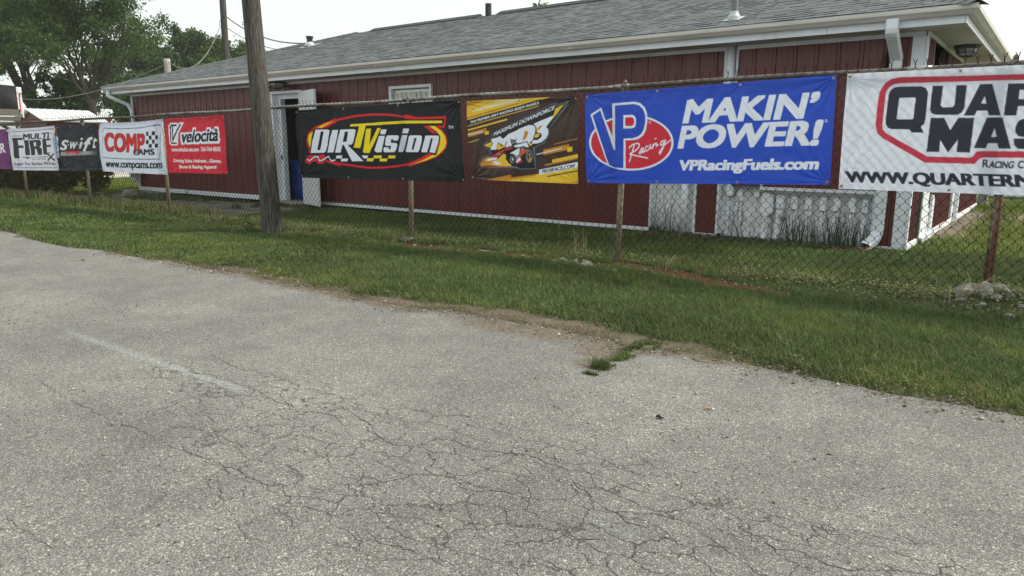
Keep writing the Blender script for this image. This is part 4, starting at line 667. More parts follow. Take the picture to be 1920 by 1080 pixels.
PAL = {k: np.array(hexl(v)) for k, v in dict(w='e4ecfc', k='17181a', white='e2e9f8', white2='dfe8fb', white3='e2e6f6', blue='1a4ac6', vred='cf2038', qred='c43a50', ink='2e3040', ink2='1c1c20', ink3='151518', ink4='26282a',
    navy='14181f', dred='d8202a', dyel='f0dc20', y='f0dc20', mdbg='3c2822', mblk='18171c', myel='e8c22a', mor='c98a22', mpale='efd97a', mteal='4e6f7c', mgrey='8a8c92', mred2='d05a22', r='cf2038', pale='e4e6ea', cred='cf1f22', sblk='121c28', sgrey='9fa0a4', purp='6d2a72').items()}
def text_mask(s, bx, by, grow):
    """ink of a string in the built-in font as a bitmap, emboldened by widening its strokes"""
    cu = bpy.data.curves.new('t', 'FONT'); cu.body = s; cu.resolution_u = 4; ob = bpy.data.objects.new('t', cu); sc.collection.objects.link(ob)
    dg = bpy.context.evaluated_depsgraph_get(); me = bpy.data.meshes.new_from_object(ob.evaluated_get(dg)); me.calc_loop_triangles()
    v = np.array([p.co[:2] for p in me.vertices]); t = np.array([tr.vertices[:] for tr in me.loop_triangles])
    bpy.data.objects.remove(ob); bpy.data.curves.remove(cu); bpy.data.meshes.remove(me)
    Hh = 72; v -= v.min(0); sc_ = Hh/v[:, 1].max(); v *= sc_; W_ = int(v[:, 0].max())+2
    pad = int(max(bx, by)*Hh)+2; Mk = np.zeros((Hh+2*pad+2, W_+2*pad+2), bool); v += pad
    for a, b, c in t:
        P = v[[a, b, c]]; x0_, y0_ = np.floor(P.min(0)).astype(int); x1_, y1_ = np.ceil(P.max(0)).astype(int)+1
        gx, gy = np.meshgrid(np.arange(x0_, x1_)+.5, np.arange(y0_, y1_)+.5)
        def ed(p, q): return (q[0]-p[0])*(gy-p[1])-(q[1]-p[1])*(gx-p[0])
        e1, e2, e3 = ed(P[0], P[1]), ed(P[1], P[2]), ed(P[2], P[0])
        Mk[y0_:y1_, x0_:x1_] |= ((e1 >= -.5) & (e2 >= -.5) & (e3 >= -.5)) | ((e1 <= .5) & (e2 <= .5) & (e3 <= .5))
    kx, ky = int(round(bx*Hh/2)), int(round(by*Hh/2)); o = Mk.copy()
    for d in range(1, kx+1): o[:, d:] |= Mk[:, :-d]; o[:, :-d] |= Mk[:, d:]
    Mk = o.copy()
    for d in range(1, ky+1): o[d:] |= Mk[:-d]; o[:-d] |= Mk[d:]
    ys_, xs_ = np.where(o); return o[ys_.min():ys_.max()+1, xs_.min():xs_.max()+1][::-1]
def paint(art, bg, X, Y):
    """X, Y in mm from the banner's top left -> colours, sampled 9 times per point"""
    C = np.repeat(PAL[bg][None], len(X), 0)
    for a in art:
        col = PAL[a[1]]; m = np.zeros(len(X), bool)
        if a[0] == 'P':
            ps = [np.array(p, float) for p in a[2]]; lo = np.min([p.min(0) for p in ps], 0); hi = np.max([p.max(0) for p in ps], 0)
            id_ = np.where((X > lo[0]) & (X < hi[0]) & (Y > lo[1]) & (Y < hi[1]))[0]
            if not len(id_): continue
            x, y = X[id_], Y[id_]; w = np.zeros(len(id_), bool)
            for p in ps:
                for (ax, ay), (bx, by) in zip(p, np.roll(p, -1, 0)):
                    if ay == by: continue
                    w ^= ((ay > y) != (by > y)) & (x < (bx-ax)*(y-ay)/(by-ay)+ax)
            m[id_] = w
        elif a[0] == 'L':
            p = np.array(a[3], float); h = a[2]/2; lo = p.min(0)-h; hi = p.max(0)+h
            id_ = np.where((X > lo[0]) & (X < hi[0]) & (Y > lo[1]) & (Y < hi[1]))[0]
            if not len(id_): continue
            x, y = X[id_], Y[id_]; w = np.zeros(len(id_), bool)
            for (ax, ay), (bx, by) in zip(p, p[1:]):
                dx, dy = bx-ax, by-ay; t = np.clip(((x-ax)*dx+(y-ay)*dy)/(dx*dx+dy*dy+1e-9), 0, 1); w |= (x-ax-t*dx)**2+(y-ay-t*dy)**2 < h*h
            m[id_] = w
        else:
            mk = text_mask(a[2], a[4], a[5], a[6]); tl, tr, bl_ = [np.array(q, float) for q in a[3]]
            e1, e2 = tr-tl, bl_-tl; det = e1[0]*e2[1]-e1[1]*e2[0]; dx, dy = X-tl[0], Y-tl[1]
            u = (dx*e2[1]-dy*e2[0])/det; v = (e1[0]*dy-e1[1]*dx)/det; ok = (u >= 0) & (u < 1) & (v >= 0) & (v < 1)
            id_ = np.where(ok)[0]; m[id_] = mk[(v[id_]*mk.shape[0]).astype(int), (u[id_]*mk.shape[1]).astype(int)]
        C[m] = col
    return C
M_bn = mat('printed_banner_cloth', attr='col', rough=0.55, var=0.03, scale=8, trans=0.36, bump=.08, bscale=500)
M_bv = mat('printed_banner_vinyl', attr='col', rough=0.34, var=0.02, scale=8, trans=0.22, bump=.05, bscale=300)
M_gro = mat('brass_eyelet', (0.50, 0.42, 0.30), 0.35, metal=.9); M_tie = mat('black_cable_tie', (.015, .015, .015), .5)
def banner(key, name, label, m, nt=4, nb=4, fold=1.0, seed=0, sag=0.0):
    A = ART[key]; c = [np.array(p) for p in A['c']]; res = A['res']/1000
    W_ = np.linalg.norm(c[1]-c[0]); H_ = np.linalg.norm(c[3]-c[0]); nu, nv = int(W_/res), int(H_/res)
    U, Vv = np.meshgrid(np.linspace(0, 1, nu+1), np.linspace(0, 1, nv+1)); u = U.ravel()[:, None]; v = Vv.ravel()[:, None]
    P = (c[0]*(1-u)+c[1]*u)*(1-v)+(c[3]*(1-u)+c[2]*u)*v; u, v = u[:, 0], v[:, 0]
    X = (P[:, 0]-A['o'][0])*1000; Y = (A['o'][1]-P[:, 1])*1000
    col = np.zeros((len(X), 3)); s = A['res']/3
    for i in (-1, 0, 1):
        for j in (-1, 0, 1): col += paint(A['art'], A['bg'], X+i*s, Y+j*s)/9
    # eyelets
    gr = [(.012*2/W_, .025)] + [(k/(nt-1), .022) for k in range(1, nt-1)] + [(1-.025/W_, .025), (.025/W_, .975)] + [(k/(nb-1), .978) for k in range(1, nb-1)] + [(1-.025/W_, .975)]
    Yd = np.zeros(len(u))
    rs = random.Random(seed)
    for gi, (gu_, gv) in enumerate(gr):
        corner = gu_ < .1 or gu_ > .9; dx = (u-gu_)*W_; dy = (v-gv)*H_; r = np.hypot(dx, dy); th = np.arctan2(dy, dx)
        amp = (.0055 if corner else .0022)*fold; Yd += amp*np.exp(-r/(.42 if corner else .12))*np.minimum(r/.04, 1)*np.sin(th*(17 if corner else 9)+rs.uniform(0, 6)+3*vnoise(r*6, th*3, seed+gi))
        Yd += .010*fold*np.exp(-(r/.10)**2)
    Yd -= .014*fold*(fbm(u*W_*1.7, v*H_*2.4, seed, 4)-.5)*2*np.minimum(1, 6*v*(1-v)+.2)
    dg = (u*W_+v*H_*.55+.12*fbm(u*3, v*3, seed+5)*2); Yd += .0022*fold*np.sin(dg*34)*sst(.45, .7, fbm(u*W_*1.3, v*H_*1.6, seed+9, 3))
    # the wire's diamonds press through the cloth
    q = .0893; a_ = np.abs(((P[:, 0]/q+P[:, 1]/q) % 1)-.5); b_ = np.abs(((P[:, 0]/q-P[:, 1]/q) % 1)-.5)
    Yd -= .0008*(np.exp(-(a_/.09)**2)+.5*np.exp(-(b_/.09)**2))*(.4+.6*fbm(P[:, 0]*2, P[:, 1]*2, seed+3))
    # hem
    hem = np.minimum(np.minimum(u, 1-u)*W_, np.minimum(v, 1-v)*H_); Yd -= .0012*(hem < .028)
    zz = P[:, 1] - sag*4*u*(1-u)*(1-v) 
    ox, oz = float(c[3][0]), float(c[3][1]); YB = FY-.066
    N = len(u); Vt = np.c_[P[:, 0]-ox, Yd, zz-oz]
    i = (np.arange(nv)[:, None]*(nu+1)+np.arange(nu)[None]).ravel(); Fq = np.c_[i, i+nu+1, i+nu+2, i+1]
    o = np_mesh(name, Vt, Fq, m, col, smooth=True); o.location = (ox, YB, oz); tag(o, label, 'banner', 'sponsor banners tied along the fence')
    for gu_, gv in gr:
        g = c[0]*(1-gu_)*(1-gv)+c[1]*gu_*(1-gv)+c[3]*(1-gu_)*gv+c[2]*gu_*gv; jx = int(round(gv*nv))*(nu+1)+int(round(gu_*nu)); yy = Yd[jx]-.002
        t = MB(); x_, z_ = g[0]-ox, Vt[jx, 2]
        n = 12; vs = [(x_+r*math.cos(2*math.pi*k/n), yy-d, z_+r*math.sin(2*math.pi*k/n)) for r, d in ((.0125, 0), (.0105, .003), (.006, .003), (.005, -.001)) for k in range(n)]
        t.add(vs, [(a*n+k, a*n+(k+1) % n, (a+1)*n+(k+1) % n, (a+1)*n+k) for a in range(3) for k in range(n)]); t.add([(x_+.005*math.cos(2*math.pi*k/n), yy-.0005, z_+.005*math.sin(2*math.pi*k/n)) for k in range(n)], [tuple(range(n))], 1)
        t.build('eyelet', [M_gro, M_tie], o)
        if (gu_ < .1 or gu_ > .9):
            t = MB(); sx_ = -1 if gu_ < .5 else 1; sz_ = 1 if gv < .5 else -1
            t.tube([(x_, yy-.004, z_), (x_+sx_*.015, yy-.009, z_+sz_*.008), (x_+sx_*.034, yy+.010, z_+sz_*.016), (x_+sx_*.038, .030-.0, z_+sz_*.02)], .0028, 5); t.build('cable_tie', M_tie, o)
    return o
ART['qm']['c'][1] = [.90, 1.803]; ART['qm']['c'][2] = [.93, .852]
banner('qm', 'sponsor_banner', 'white banner with red outline and large dark QUARTER MASTER lettering', M_bn, 4, 4, .8, 3)
banner('vp', 'sponsor_banner', 'glossy blue banner reading MAKIN POWER beside a red oval VP logo', M_bv, 4, 4, .7, 12)
banner('md3', 'sponsor_banner', 'brown and yellow MD3 banner with a cartoon race car', M_bv, 3, 3, .9, 22)
banner('dir', 'sponsor_banner', 'black DIRTVision banner with a red and yellow ring', M_bn, 4, 4, 1.0, 31)
banner('vel', 'sponsor_banner', 'red velocità banner offering driving suits and helmets', M_bn, 4, 4, 1.1, 41)
banner('comp', 'sponsor_banner', 'white COMP CAMS banner with a black checkered flag', M_bn, 4, 4, 1.7, 52, .03)
banner('swift', 'sponsor_banner', 'dark navy Swift Springs banner with grey stripe', M_bn, 4, 4, 1.2, 61, .02)
banner('multi', 'sponsor_banner', 'white MULTI-FIRE X Super Pro Series Wires banner', M_bn, 4, 4, 1.5, 72, .02)
banner('purple', 'sponsor_banner', 'purple banner cut off by the left edge of the photo', M_bn, 4, 4, 1.2, 82)
# ------------------------------------------------------------------ grass blades
M_blade = mat('grass_blade', attr='col', rough=0.55, var=0.12, scale=3, trans=0.30, spec=0.25)
def blades(x, y, h, w, lean, cols, name, seed=0, zoff=0.0, parent=None):
    r = np.random.default_rng(seed); n = len(x); a = r.uniform(0, 2*np.pi, n); dx, dy = np.cos(a), np.sin(a)
    b = r.uniform(0, 2*np.pi, n); lx, ly = np.cos(b)*lean*h, np.sin(b)*lean*h; z = gz(x, y)+zoff
    P = np.empty((n, 5, 3)); P[:, 0] = np.c_[x-dx*w, y-dy*w, z-.004]; P[:, 1] = np.c_[x+dx*w, y+dy*w, z-.004]
    hh = h*np.sqrt(np.maximum(1-lean**2*.6, .15))
    P[:, 2] = np.c_[x-dx*w*.8+lx*.35, y-dy*w*.8+ly*.35, z+hh*.62]; P[:, 3] = np.c_[x+dx*w*.8+lx*.35, y+dy*w*.8+ly*.35, z+hh*.62]
    P[:, 4] = np.c_[x+lx, y+ly, z+hh]
    i = np.arange(n)[:, None]*5
    F = np.concatenate([i+np.array([[0, 1, 3]]), i+np.array([[0, 3, 2]]), i+np.array([[2, 3, 4]])])
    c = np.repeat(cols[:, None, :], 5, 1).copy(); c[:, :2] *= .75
    return np_mesh(name, P.reshape(-1, 3), F, M_blade, c.reshape(-1, 3), parent=parent)
def gcol(x, y, r, warm=0.0):
    n = fbm(x*.9, y*.9, 101); q = r.random(len(x)); base = np.array((0.092, 0.140, 0.044)); 
    c = base[None]*(0.55+1.05*r.random(len(x))**1.3)[:, None]*(0.62+.85*n)[:, None]
    t = sst(.50, .66, fbm(x*1.6, y*2.2, 105))[:, None]*np.array((.085, .088, .010)); c = c+t*r.random(len(x))[:, None]
    s = q > .93-warm; c[s] = np.array((.22, .19, .09))*(0.6+.6*r.random(s.sum()))[:, None]
    return c
r = np.random.default_rng(5)
def scatter(n, xr, yr, dens):
    x = r.uniform(*xr, n); y = r.uniform(*yr, n); k = r.random(n) < dens(x, y); return x[k], y[k]
GX, GY, GH, GW, GL, GC = [], [], [], [], [], []
def addg(x, y, h0, h1, w, l0, l1, warm=0):
    n = len(x); GX.append(x); GY.append(y); hv = r.uniform(h0, h1, n)*(0.6+.8*fbm(x*1.7, y*1.7, 111)); GH.append(hv); GW.append(np.full(n, w)*r.uniform(.7, 1.3, n)); GL.append(r.uniform(l0, l1, n)); GC.append(gcol(x, y, r, warm))
def verge(x, y):
    e = y-edge_y(x); d = sst(-.06, .16, e+.30*(fbm(x*4, y*4, 121, 3)-.5)-DW(x))
    return d*(1-.93*rust_mask(x, y))*(1-.65*np.exp(-((y-6.45)/.30)**2)*sst(.35, .6, fbm(x*1.4, y*2, 123)))
x, y = scatter(170000, (-2.6, 1.4), (3.85, 6.9), verge); addg(x, y, .030, .078, .0021, .4, 1.4, .05)
x, y = scatter(150000, (-6.5, -2.6), (3.85, 6.9), verge); addg(x, y, .03, .070, .0026, .4, 1.35, .05)
x, y = scatter(90000, (-12, -6.5), (3.7, 6.9), verge); addg(x, y, .03, .06, .0042, .3, 1.1, .04)
x, y = scatter(70000, (-28, -12), (3.5, 7.3), verge); addg(x, y, .04, .075, .0085, .2, .8)
# matted thatch along the asphalt edge
x, y = scatter(30000, (-9, 1.2), (3.75, 4.35), lambda x, y: np.exp(-((y-edge_y(x)-.05)/.10)**2)*sst(.3, .55, fbm(x*3, y*3, 127))); addg(x, y, .015, .05, .0018, .9, 1.6, .55)
# longer fringe where the mower misses, along the fence
x, y = scatter(26000, (-12, 1.6), (6.35, 7.15), lambda x, y: np.exp(-((y-6.72)/.22)**2)*sst(.42, .70, fbm(x*2, y*2, 131))*(1-.9*rust_mask(x, y))); addg(x, y, .07, .17, .0028, .2, .8, .30)
x, y = scatter(9000, (-24, -12), (6.5, 7.4), lambda x, y: np.exp(-((y-6.95)/.25)**2)); addg(x, y, .10, .26, .006, .2, .7, .35)
notpad = lambda x, y: 1.0*((x > -11.9) | (y < 7.4))
x, y = scatter(90000, (-12, -4), (6.9, 9.57), lambda x, y: notpad(x, y)); addg(x, y, .03, .07, .0036, .3, 1.1, .02)
x, y = scatter(110000, (-4, 1.8), (6.9, 9.57), lambda x, y: 1+0*x); addg(x, y, .03, .07, .0028, .3, 1.1, .02)
worn_ = lambda x, y: 1-np.clip(1.2*np.exp(-((x-BX-.1)/.40)**2)*sst(10.6, 12, y)*(1-sst(16, 17.5, y)), 0, 1)-.9*np.exp(-(((y-15.6)/1.3)**2))*sst(-.9, -.5, x)
x, y = scatter(70000, (-1.42, 3), (9.57, 22), worn_); addg(x, y, .04, .09, .0042, .2, .9, .03); GC[-1] = GC[-1]*np.array((1.45, 1.35, 1.0))  # right lawn blades painted brighter as sunlit grass
x, y = scatter(60000, (-31.5, -21.3), (8.8, 16), lambda x, y: 1.0*((x < -22.5) | (y > 9.4))); addg(x, y, .04, .08, .014, .2, .8); GC[-1] = GC[-1]*np.array((1.6, 1.45, 1.0))  # left lawn blades carry their sunlight as a brighter colour
x, y = scatter(16000, (-20, -12.2), (8.2, 9.5), lambda x, y: sst(.56, .66, fbm(x*1.1, y*1.5, 141))+.7*sst(9.3, 9.45, y)*sst(.4, .6, fbm(x, y, 143))); addg(x, y, .05, .14, .005, .2, .8, .1)
# strip growing out of the asphalt joint
t = r.random(5200)**.75; x = -1.93+.02*r.normal(size=5200)+.045*t*r.normal(size=5200)-.03*t; y = 3.34+.72*t+.01*r.normal(size=5200)
k = fbm(x*12, y*12, 151, 3) > .44; addg(x[k], y[k], .010, .028, .0024, .5, 1.3, .12)
x = -1.935+.028*r.normal(size=420); y = 3.37+.022*r.normal(size=420); addg(x, y, .03, .095, .0013, .3, .95, .25)
x = -1.925+.022*r.normal(size=200); y = 3.24+.008*r.normal(size=200); addg(x, y, .01, .025, .0025, .4, 1.0)
A_ = [np.concatenate(q) for q in (GX, GY, GH, GW, GL, GC)]
zoff = np.where(A_[1] < edge_y(A_[0])-.02, .05, 0)
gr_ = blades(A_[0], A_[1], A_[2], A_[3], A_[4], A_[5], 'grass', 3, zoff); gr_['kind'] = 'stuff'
# clover and low broad weeds in the verge: little leaf discs
def leaflets(n, xr, yr, dens, name, s0, s1, cols, hh, seed):
    x, y = scatter(n, xr, yr, dens); m_ = len(x); rr_ = np.random.default_rng(seed); s = rr_.uniform(s0, s1, m_); a = rr_.uniform(0, 6.28, m_); tl = rr_.uniform(-.5, .5, m_)
    z = gz(x, y)+rr_.uniform(*hh, m_); P = np.empty((m_, 4, 3))
    for k_, (ca, cb) in enumerate(((1, 0), (0, .6), (-1, 0), (0, -.6))):
        P[:, k_] = np.c_[x+s*(ca*np.cos(a)-cb*np.sin(a)), y+s*(ca*np.sin(a)+cb*np.cos(a)), z+s*ca*tl]
    c = cols[rr_.integers(0, len(cols), m_)]*(.7+.6*rr_.random(m_))[:, None]
    o = np_mesh(name, P.reshape(-1, 3), np.arange(m_*4).reshape(-1, 4), M_blade, np.repeat(c, 4, 0)); o['kind'] = 'stuff'; return o
leaflets(90000, (-12, 1.6), (6.15, 7.2), lambda x, y: (1-.9*rust_mask(x, y))*sst(.40, .60, fbm(x*1.5, y*1.8, 161)+.12*sst(-3.2, -2, x))*np.exp(-((y-6.62)/.26)**2), 'ground_cover', .006, .018, np.array([(.15, .165, .07), (.24, .23, .12), (.09, .14, .05), (.20, .21, .09)]), (.005, .09), 8)
leaflets(9000, (-9, 1.6), (3.95, 6.4), lambda x, y: sst(.58, .68, fbm(x*2.3, y*2.3, 171)), 'clover', .005, .013, np.array([(.06, .12, .03), (.05, .10, .03)]), (.015, .05), 9)
leaflets(22000, (-9, .4), (3.5, 4.25), lambda x, y: np.exp(-((y-edge_y(x)+.02)/.13)**2)*sst(.3, .55, fbm(x*4, y*4, 181)), 'leaf_litter', .003, .010, np.array([(.16, .11, .07), (.24, .19, .13), (.10, .07, .045)]), (.045, .065), 10)
leaflets(1500, (-4.8, -1.7), (9.0, 9.68), lambda x, y: 1+0*x, 'dead_leaves', .015, .04, np.array([(.15, .10, .07), (.22, .17, .13), (.09, .06, .045)]), (.01, .05), 12)

def grit(n, xr, yr, dens, name, s0, s1, seed):
    x, y = scatter(n, xr, yr, dens); m_ = len(x); q = np.random.default_rng(seed); s = q.uniform(s0, s1, m_)*(.5+q.random(m_)**3); on = y < edge_y(x)-.02
    z = np.where(on, .002, gz(x, y)+.006)+s*.35; P = np.empty((m_, 6, 3)); D = np.array([(1, 0, 0), (0, 1, 0), (-1, 0, 0), (0, -1, 0), (0, 0, .7), (0, 0, -.7)])
    a = q.uniform(0, 6.28, m_)
    for k_ in range(6):
        d = D[k_]*(1+q.uniform(-.35, .35, (m_, 3))); P[:, k_] = np.c_[x+s*(d[:, 0]*np.cos(a)-d[:, 1]*np.sin(a)), y+s*(d[:, 0]*np.sin(a)+d[:, 1]*np.cos(a)), z+s*d[:, 2]]
    F = (np.arange(m_)[:, None, None]*6+np.array([[0, 1, 4], [1, 2, 4], [2, 3, 4], [3, 0, 4], [1, 0, 5], [2, 1, 5], [3, 2, 5], [0, 3, 5]])[None]).reshape(-1, 3)
    t = np.array([(.30, .28, .24), (.16, .155, .145), (.42, .40, .35), (.20, .16, .12)])[q.integers(0, 4, m_)]*(.8+.4*q.random(m_))[:, None]
    o = np_mesh(name, P.reshape(-1, 3), F, mat('loose_grit', attr='col', rough=.9, var=.1, scale=40, spec=.2), np.repeat(t, 6, 0)); o['kind'] = 'stuff'
grit(7000, (-9, .8), (3.5, 4.15), lambda x, y: np.exp(-((y-edge_y(x)+.05)/.12)**2), 'loose_gravel', .003, .010, 21)
grit(2600, (-7, .8), (.9, 3.9), lambda x, y: sst(.45, .7, fbm(x*1.2, y*1.6, 191)), 'road_grit', .003, .0075, 22)
# ------------------------------------------------------------------ leafy plants, stalks, vines
def leafcards(mb, c, n, rad, s, tones, up=0.0):
    c = Vector(c)
    for _ in range(n):
        d = Vector((random.gauss(0, 1), random.gauss(0, 1), random.gauss(0, 1)+up)).normalized(); p = c+Vector((d.x*rad[0], d.y*rad[1], d.z*rad[2]))*random.random()**.45
        a = Vector((random.gauss(0, 1), random.gauss(0, 1), random.gauss(0, .6))).normalized(); b = a.cross(Vector((random.gauss(0, 1), random.gauss(0, 1), random.gauss(0, 1)))).normalized()
        q = s*random.uniform(.6, 1.3); t = random.choice(tones); k = random.uniform(.75, 1.25)
        mb.add([p-a*q, p+b*q*.45, p+a*q, p-b*q*.45], [(0, 1, 2, 3)], col=tuple(v*k for v in t))
M_stem = mat('weed_stem', (.085, .085, .05), .8, var=.3)
M_vine = mat('dry_vine', (.060, .055, .045), .85, var=.3)
def weed(X, Y, h, label, n=14, name='weed', tones=((.06, .13, .035), (.08, .16, .04)), group='weeds rooted along the fence', ls=.045):
    w = empty(name, (X, Y, float(gz(X, Y)))); tag(w, label, 'weed', group); m = MB(); lf = MB()
    for k in range(3):
        tx, ty = random.uniform(-.08, .08), random.uniform(-.06, .06); hh = h*random.uniform(.75, 1)
        m.tube([(0, 0, -.02), (tx*.5, ty*.5, hh*.5), (tx, ty, hh)], [.005, .004, .002], 5)
        for i in range(n//2):
            t_ = .2+.8*i/(n/2); p = Vector((tx*t_, ty*t_, hh*t_)); a = random.uniform(0, 6.28); d = Vector((math.cos(a), math.sin(a), random.uniform(.1, .6))).normalized(); s_ = Vector((-math.sin(a), math.cos(a), 0)); L_ = ls*random.uniform(.8, 1.7)
            c_ = random.choice(tones); lf.add([p, p+d*L_*.5+s_*L_*.22, p+d*L_-Vector((0, 0, L_*.25)), p+d*L_*.5-s_*L_*.22], [(0, 1, 2, 3)], col=c_)
    m.build('stem', M_stem, w); lf.build('leaves', M_blade, w, attr=True); return w
weed(-9.35, 6.02, .24, 'leafy green weed at the foot of the wooden pole', 20, ls=.07)
weed(-5.62, 6.95, .26, 'tall leafy weed behind the fence under the cartoon car banner', 18)
weed(-5.05, 7.0, .22, 'broad leafed weed right of the taller one behind the fence', 16)
weed(-4.75, 6.9, .16, 'low weed beside the rubble under the brown banner', 14)
weed(-3.95, 6.95, .18, 'low weed just left of the tan middle post', 14)
weed(-1.25, 8.3, .17, 'bright green weed in the lawn near the downspout outlet', 16, tones=((.10, .20, .05),), ls=.06)
weed(-12.3, 7.15, .20, 'straggly weed on the pad left of the wooden pole', 14)
weed(-17.0, 9.25, .28, 'leafy weed against the white wall base near the far downspout', 20)
def stalk(X, Y, h, bend, label, m=None, n=1, sp=.05):
    s = MB(); z = float(gz(X, Y))
    for k in range(n):
        a = random.uniform(0, 6.28); o = Vector((math.cos(a)*sp*random.random(), math.sin(a)*sp*random.random(), 0)); hh = h*random.uniform(.6, 1); bx_, by_ = bend*hh*random.uniform(-.3, 1), bend*hh*random.uniform(-.4, .4)
        s.tube([o+Vector((0, 0, -.02)), o+Vector((bx_*.2, by_*.2, hh*.4)), o+Vector((bx_*.6, by_*.6, hh*.8)), o+Vector((bx_, by_, hh))], [.0032, .0028, .002, .001], 4)
    o_ = s.build('dry_stalk', m or M_straw, loc=(X, Y, z)); tag(o_, label, 'dry stalk', 'dry stalks beside the fence'); return o_
M_straw = mat('dry_straw', (.36, .31, .20), .8, var=.2)
stalk(-4.55, 6.95, .55, .05, 'tall pale dry stalk left of the rubble heap', n=1)
stalk(-4.25, 6.85, .33, .5, 'spray of thin dry stems over the rubble heap', n=16, sp=.12)
stalk(-3.95, 8.9, .75, .08, 'tall bent dry stalk near the wall left of the middle post', n=1)
stalk(-3.05, 6.55, .20, 1.4, 'dry twig lying over the rusty earth', n=5, sp=.08)
stalk(-1.05, 8.3, .75, .45, 'lone thin stalk leaning before the building corner', M_vine, n=2, sp=.03)
stalk(-.55, 6.45, .22, 1.2, 'dry stems at the concrete footing', n=7, sp=.1)
# vines and reeds in front of the conduits
def vines(X0, X1, n, h, name, label, m, y0=9.52, straight=1.0):
    v = MB()
    for k in range(n):
        x = random.uniform(X0, X1); hh = h*random.uniform(.35, 1); p = Vector((x-X0, random.uniform(-.05, .10), 0)); pts = [p.copy()]; dx = random.uniform(-.25, .25)
        for i in range(6): p = p+Vector((dx*hh/6+random.gauss(0, .018)*straight, random.gauss(0, .008), hh/6)); pts.append(p.copy())
        v.tube(pts, [.0042, .0038, .0034, .003, .0026, .002, .0012], 4)
        if random.random() < .5:
            q = pts[3]; v.tube([q, q+Vector((random.uniform(-.1, .1), 0, .09)), q+Vector((random.uniform(-.18, .18), 0, .14))], [.0025, .002, .001], 4)
    o = v.build(name, m, loc=(X0, y0, 0)); tag(o, label, 'weeds'); return o
vines(-4.70, -4.28, 22, .80, 'dry_vine', 'tangle of grey climbing stems in the narrow white recess', M_vine, straight=1.6)
vines(-3.68, -3.15, 15, .62, 'dry_vine', 'bare climbing stems before the left end of the wide white recess', M_vine, straight=1.5)
vines(-3.0, -1.85, 40, .60, 'bare_stems', 'thicket of bare upright stems before the row of conduits', M_vine, straight=.8)
M_reed = mat('green_reed', (.045, .085, .035), .7, var=.3, trans=.2)
def reeds(X0, X1, n, h, label):
    x = r.uniform(0, X1-X0, n); yv = r.uniform(-.12, .08, n); hh = h*r.uniform(.4, 1, n); v = MB()
    for a, b, c in zip(x, yv, hh):
        l_ = random.gauss(0, .14)*c; w = .004; v.add([(a-w, b, -.02), (a+w, b, -.02), (a+l_*.3-w*.8, b-.01, c*.55), (a+l_*.3+w*.8, b-.01, c*.55), (a+l_, b-.03, c)], [(0, 1, 3, 2), (2, 3, 4)])
    o = v.build('tall_grass', M_reed, loc=(X0, 9.50, 0)); tag(o, label, 'tall grass')
reeds(-2.80, -1.80, 120, .46, 'tall green grass blades in front of the conduits'); reeds(-4.72, -4.2, 60, .22, 'short tall-grass tuft in the narrow recess')

# ------------------------------------------------------------------ rubble, litter
M_rub = mat('broken_concrete', (.22, .215, .195), .95, var=.4, scale=18, bump=.8, bscale=60, dirt=(.13, .115, .09), dscale=10)
def rock(name, X, Y, s, label, cat='stone', group=None, m=None, flat=.6, z=None, seed=None):
    rs = random.Random(seed if seed is not None else hash((round(X, 3), round(Y, 3))) & 0xffff); bm = bmesh.new(); bmesh.ops.create_icosphere(bm, subdivisions=2, radius=1)
    off = Vector((rs.uniform(0, 99),)*3)
    for v in bm.verts:
        d = 1+.45*noise.noise(v.co*1.3+off)+.15*noise.noise(v.co*4+off); v.co = Vector((v.co.x*d, v.co.y*d*.8, v.co.z*d*flat))
        for ax in range(3): v.co[ax] = round(v.co[ax]/.28)*.28*.6+v.co[ax]*.4
        v.co *= s
    me = bpy.data.meshes.new(name); bm.to_mesh(me); bm.free(); me.materials.append(m or M_rub); o = bpy.data.objects.new(name, me); sc.collection.objects.link(o)
    o.location = (X, Y, (float(gz(X, Y)) if z is None else z)+s*flat*.35); o.rotation_euler = (rs.uniform(-.3, .3), rs.uniform(-.3, .3), rs.uniform(0, 6)); tag(o, label, cat, group); return o
# broken footing round the right-hand post
ft = rock('concrete_footing', -.40, 6.62, .115, 'cracked concrete footing round the rusty right post', 'concrete footing', flat=.55)
for dx, dy, s_, lb in ((.115, -.03, .075, 'pale broken lump on the right side of the post footing'), (-.10, -.05, .085, 'rough grey lump on the left side of the post footing'), (.03, -.13, .065, 'wedge of broken concrete in front of the post footing')): rock('concrete_lump', -.40+dx, 6.62+dy, s_, lb, 'concrete lump', flat=.8)
G1 = 'broken concrete pieces round the right post'
for i, (dx, dy, s) in enumerate([(-.13, -.20, .055), (.10, -.17, .06), (.02, -.27, .045), (-.22, -.12, .04), (.18, -.10, .05), (-.05, -.33, .03), (.12, -.30, .026), (-.26, -.24, .025), (.26, -.22, .04), (-.16, -.31, .022), (.32, -.33, .045), (.20, -.40, .05), (.30, -.12, .05)]):
    rock('concrete_chunk', -.40+dx, 6.62+dy, s*.8, 'grey concrete chunk lying round the foot of the right post', 'concrete chunk', G1, z=float(gz(-.4+dx, 6.62+dy)))
rock('concrete_footing', -6.72, 6.62, .13, 'pale flat concrete collar at the post below the ring logo banner', 'concrete footing', flat=.3)
rock('concrete_footing', -12.99, 6.68, .10, 'small concrete collar at the post below the white checkered banner', 'concrete footing', flat=.3)
G2 = 'rubble heaped under the brown and blue banners'
for i in range(40):
    a = random.gauss(0, 1); X = -4.02+.15*a; Y = 6.40+random.gauss(0, .07); rock('rubble_stone', X, Y, random.uniform(.012, .042), 'grey stone in the rubble heap left of the middle post', 'stone', G2)
G3 = 'pale stones scattered along the fence line'
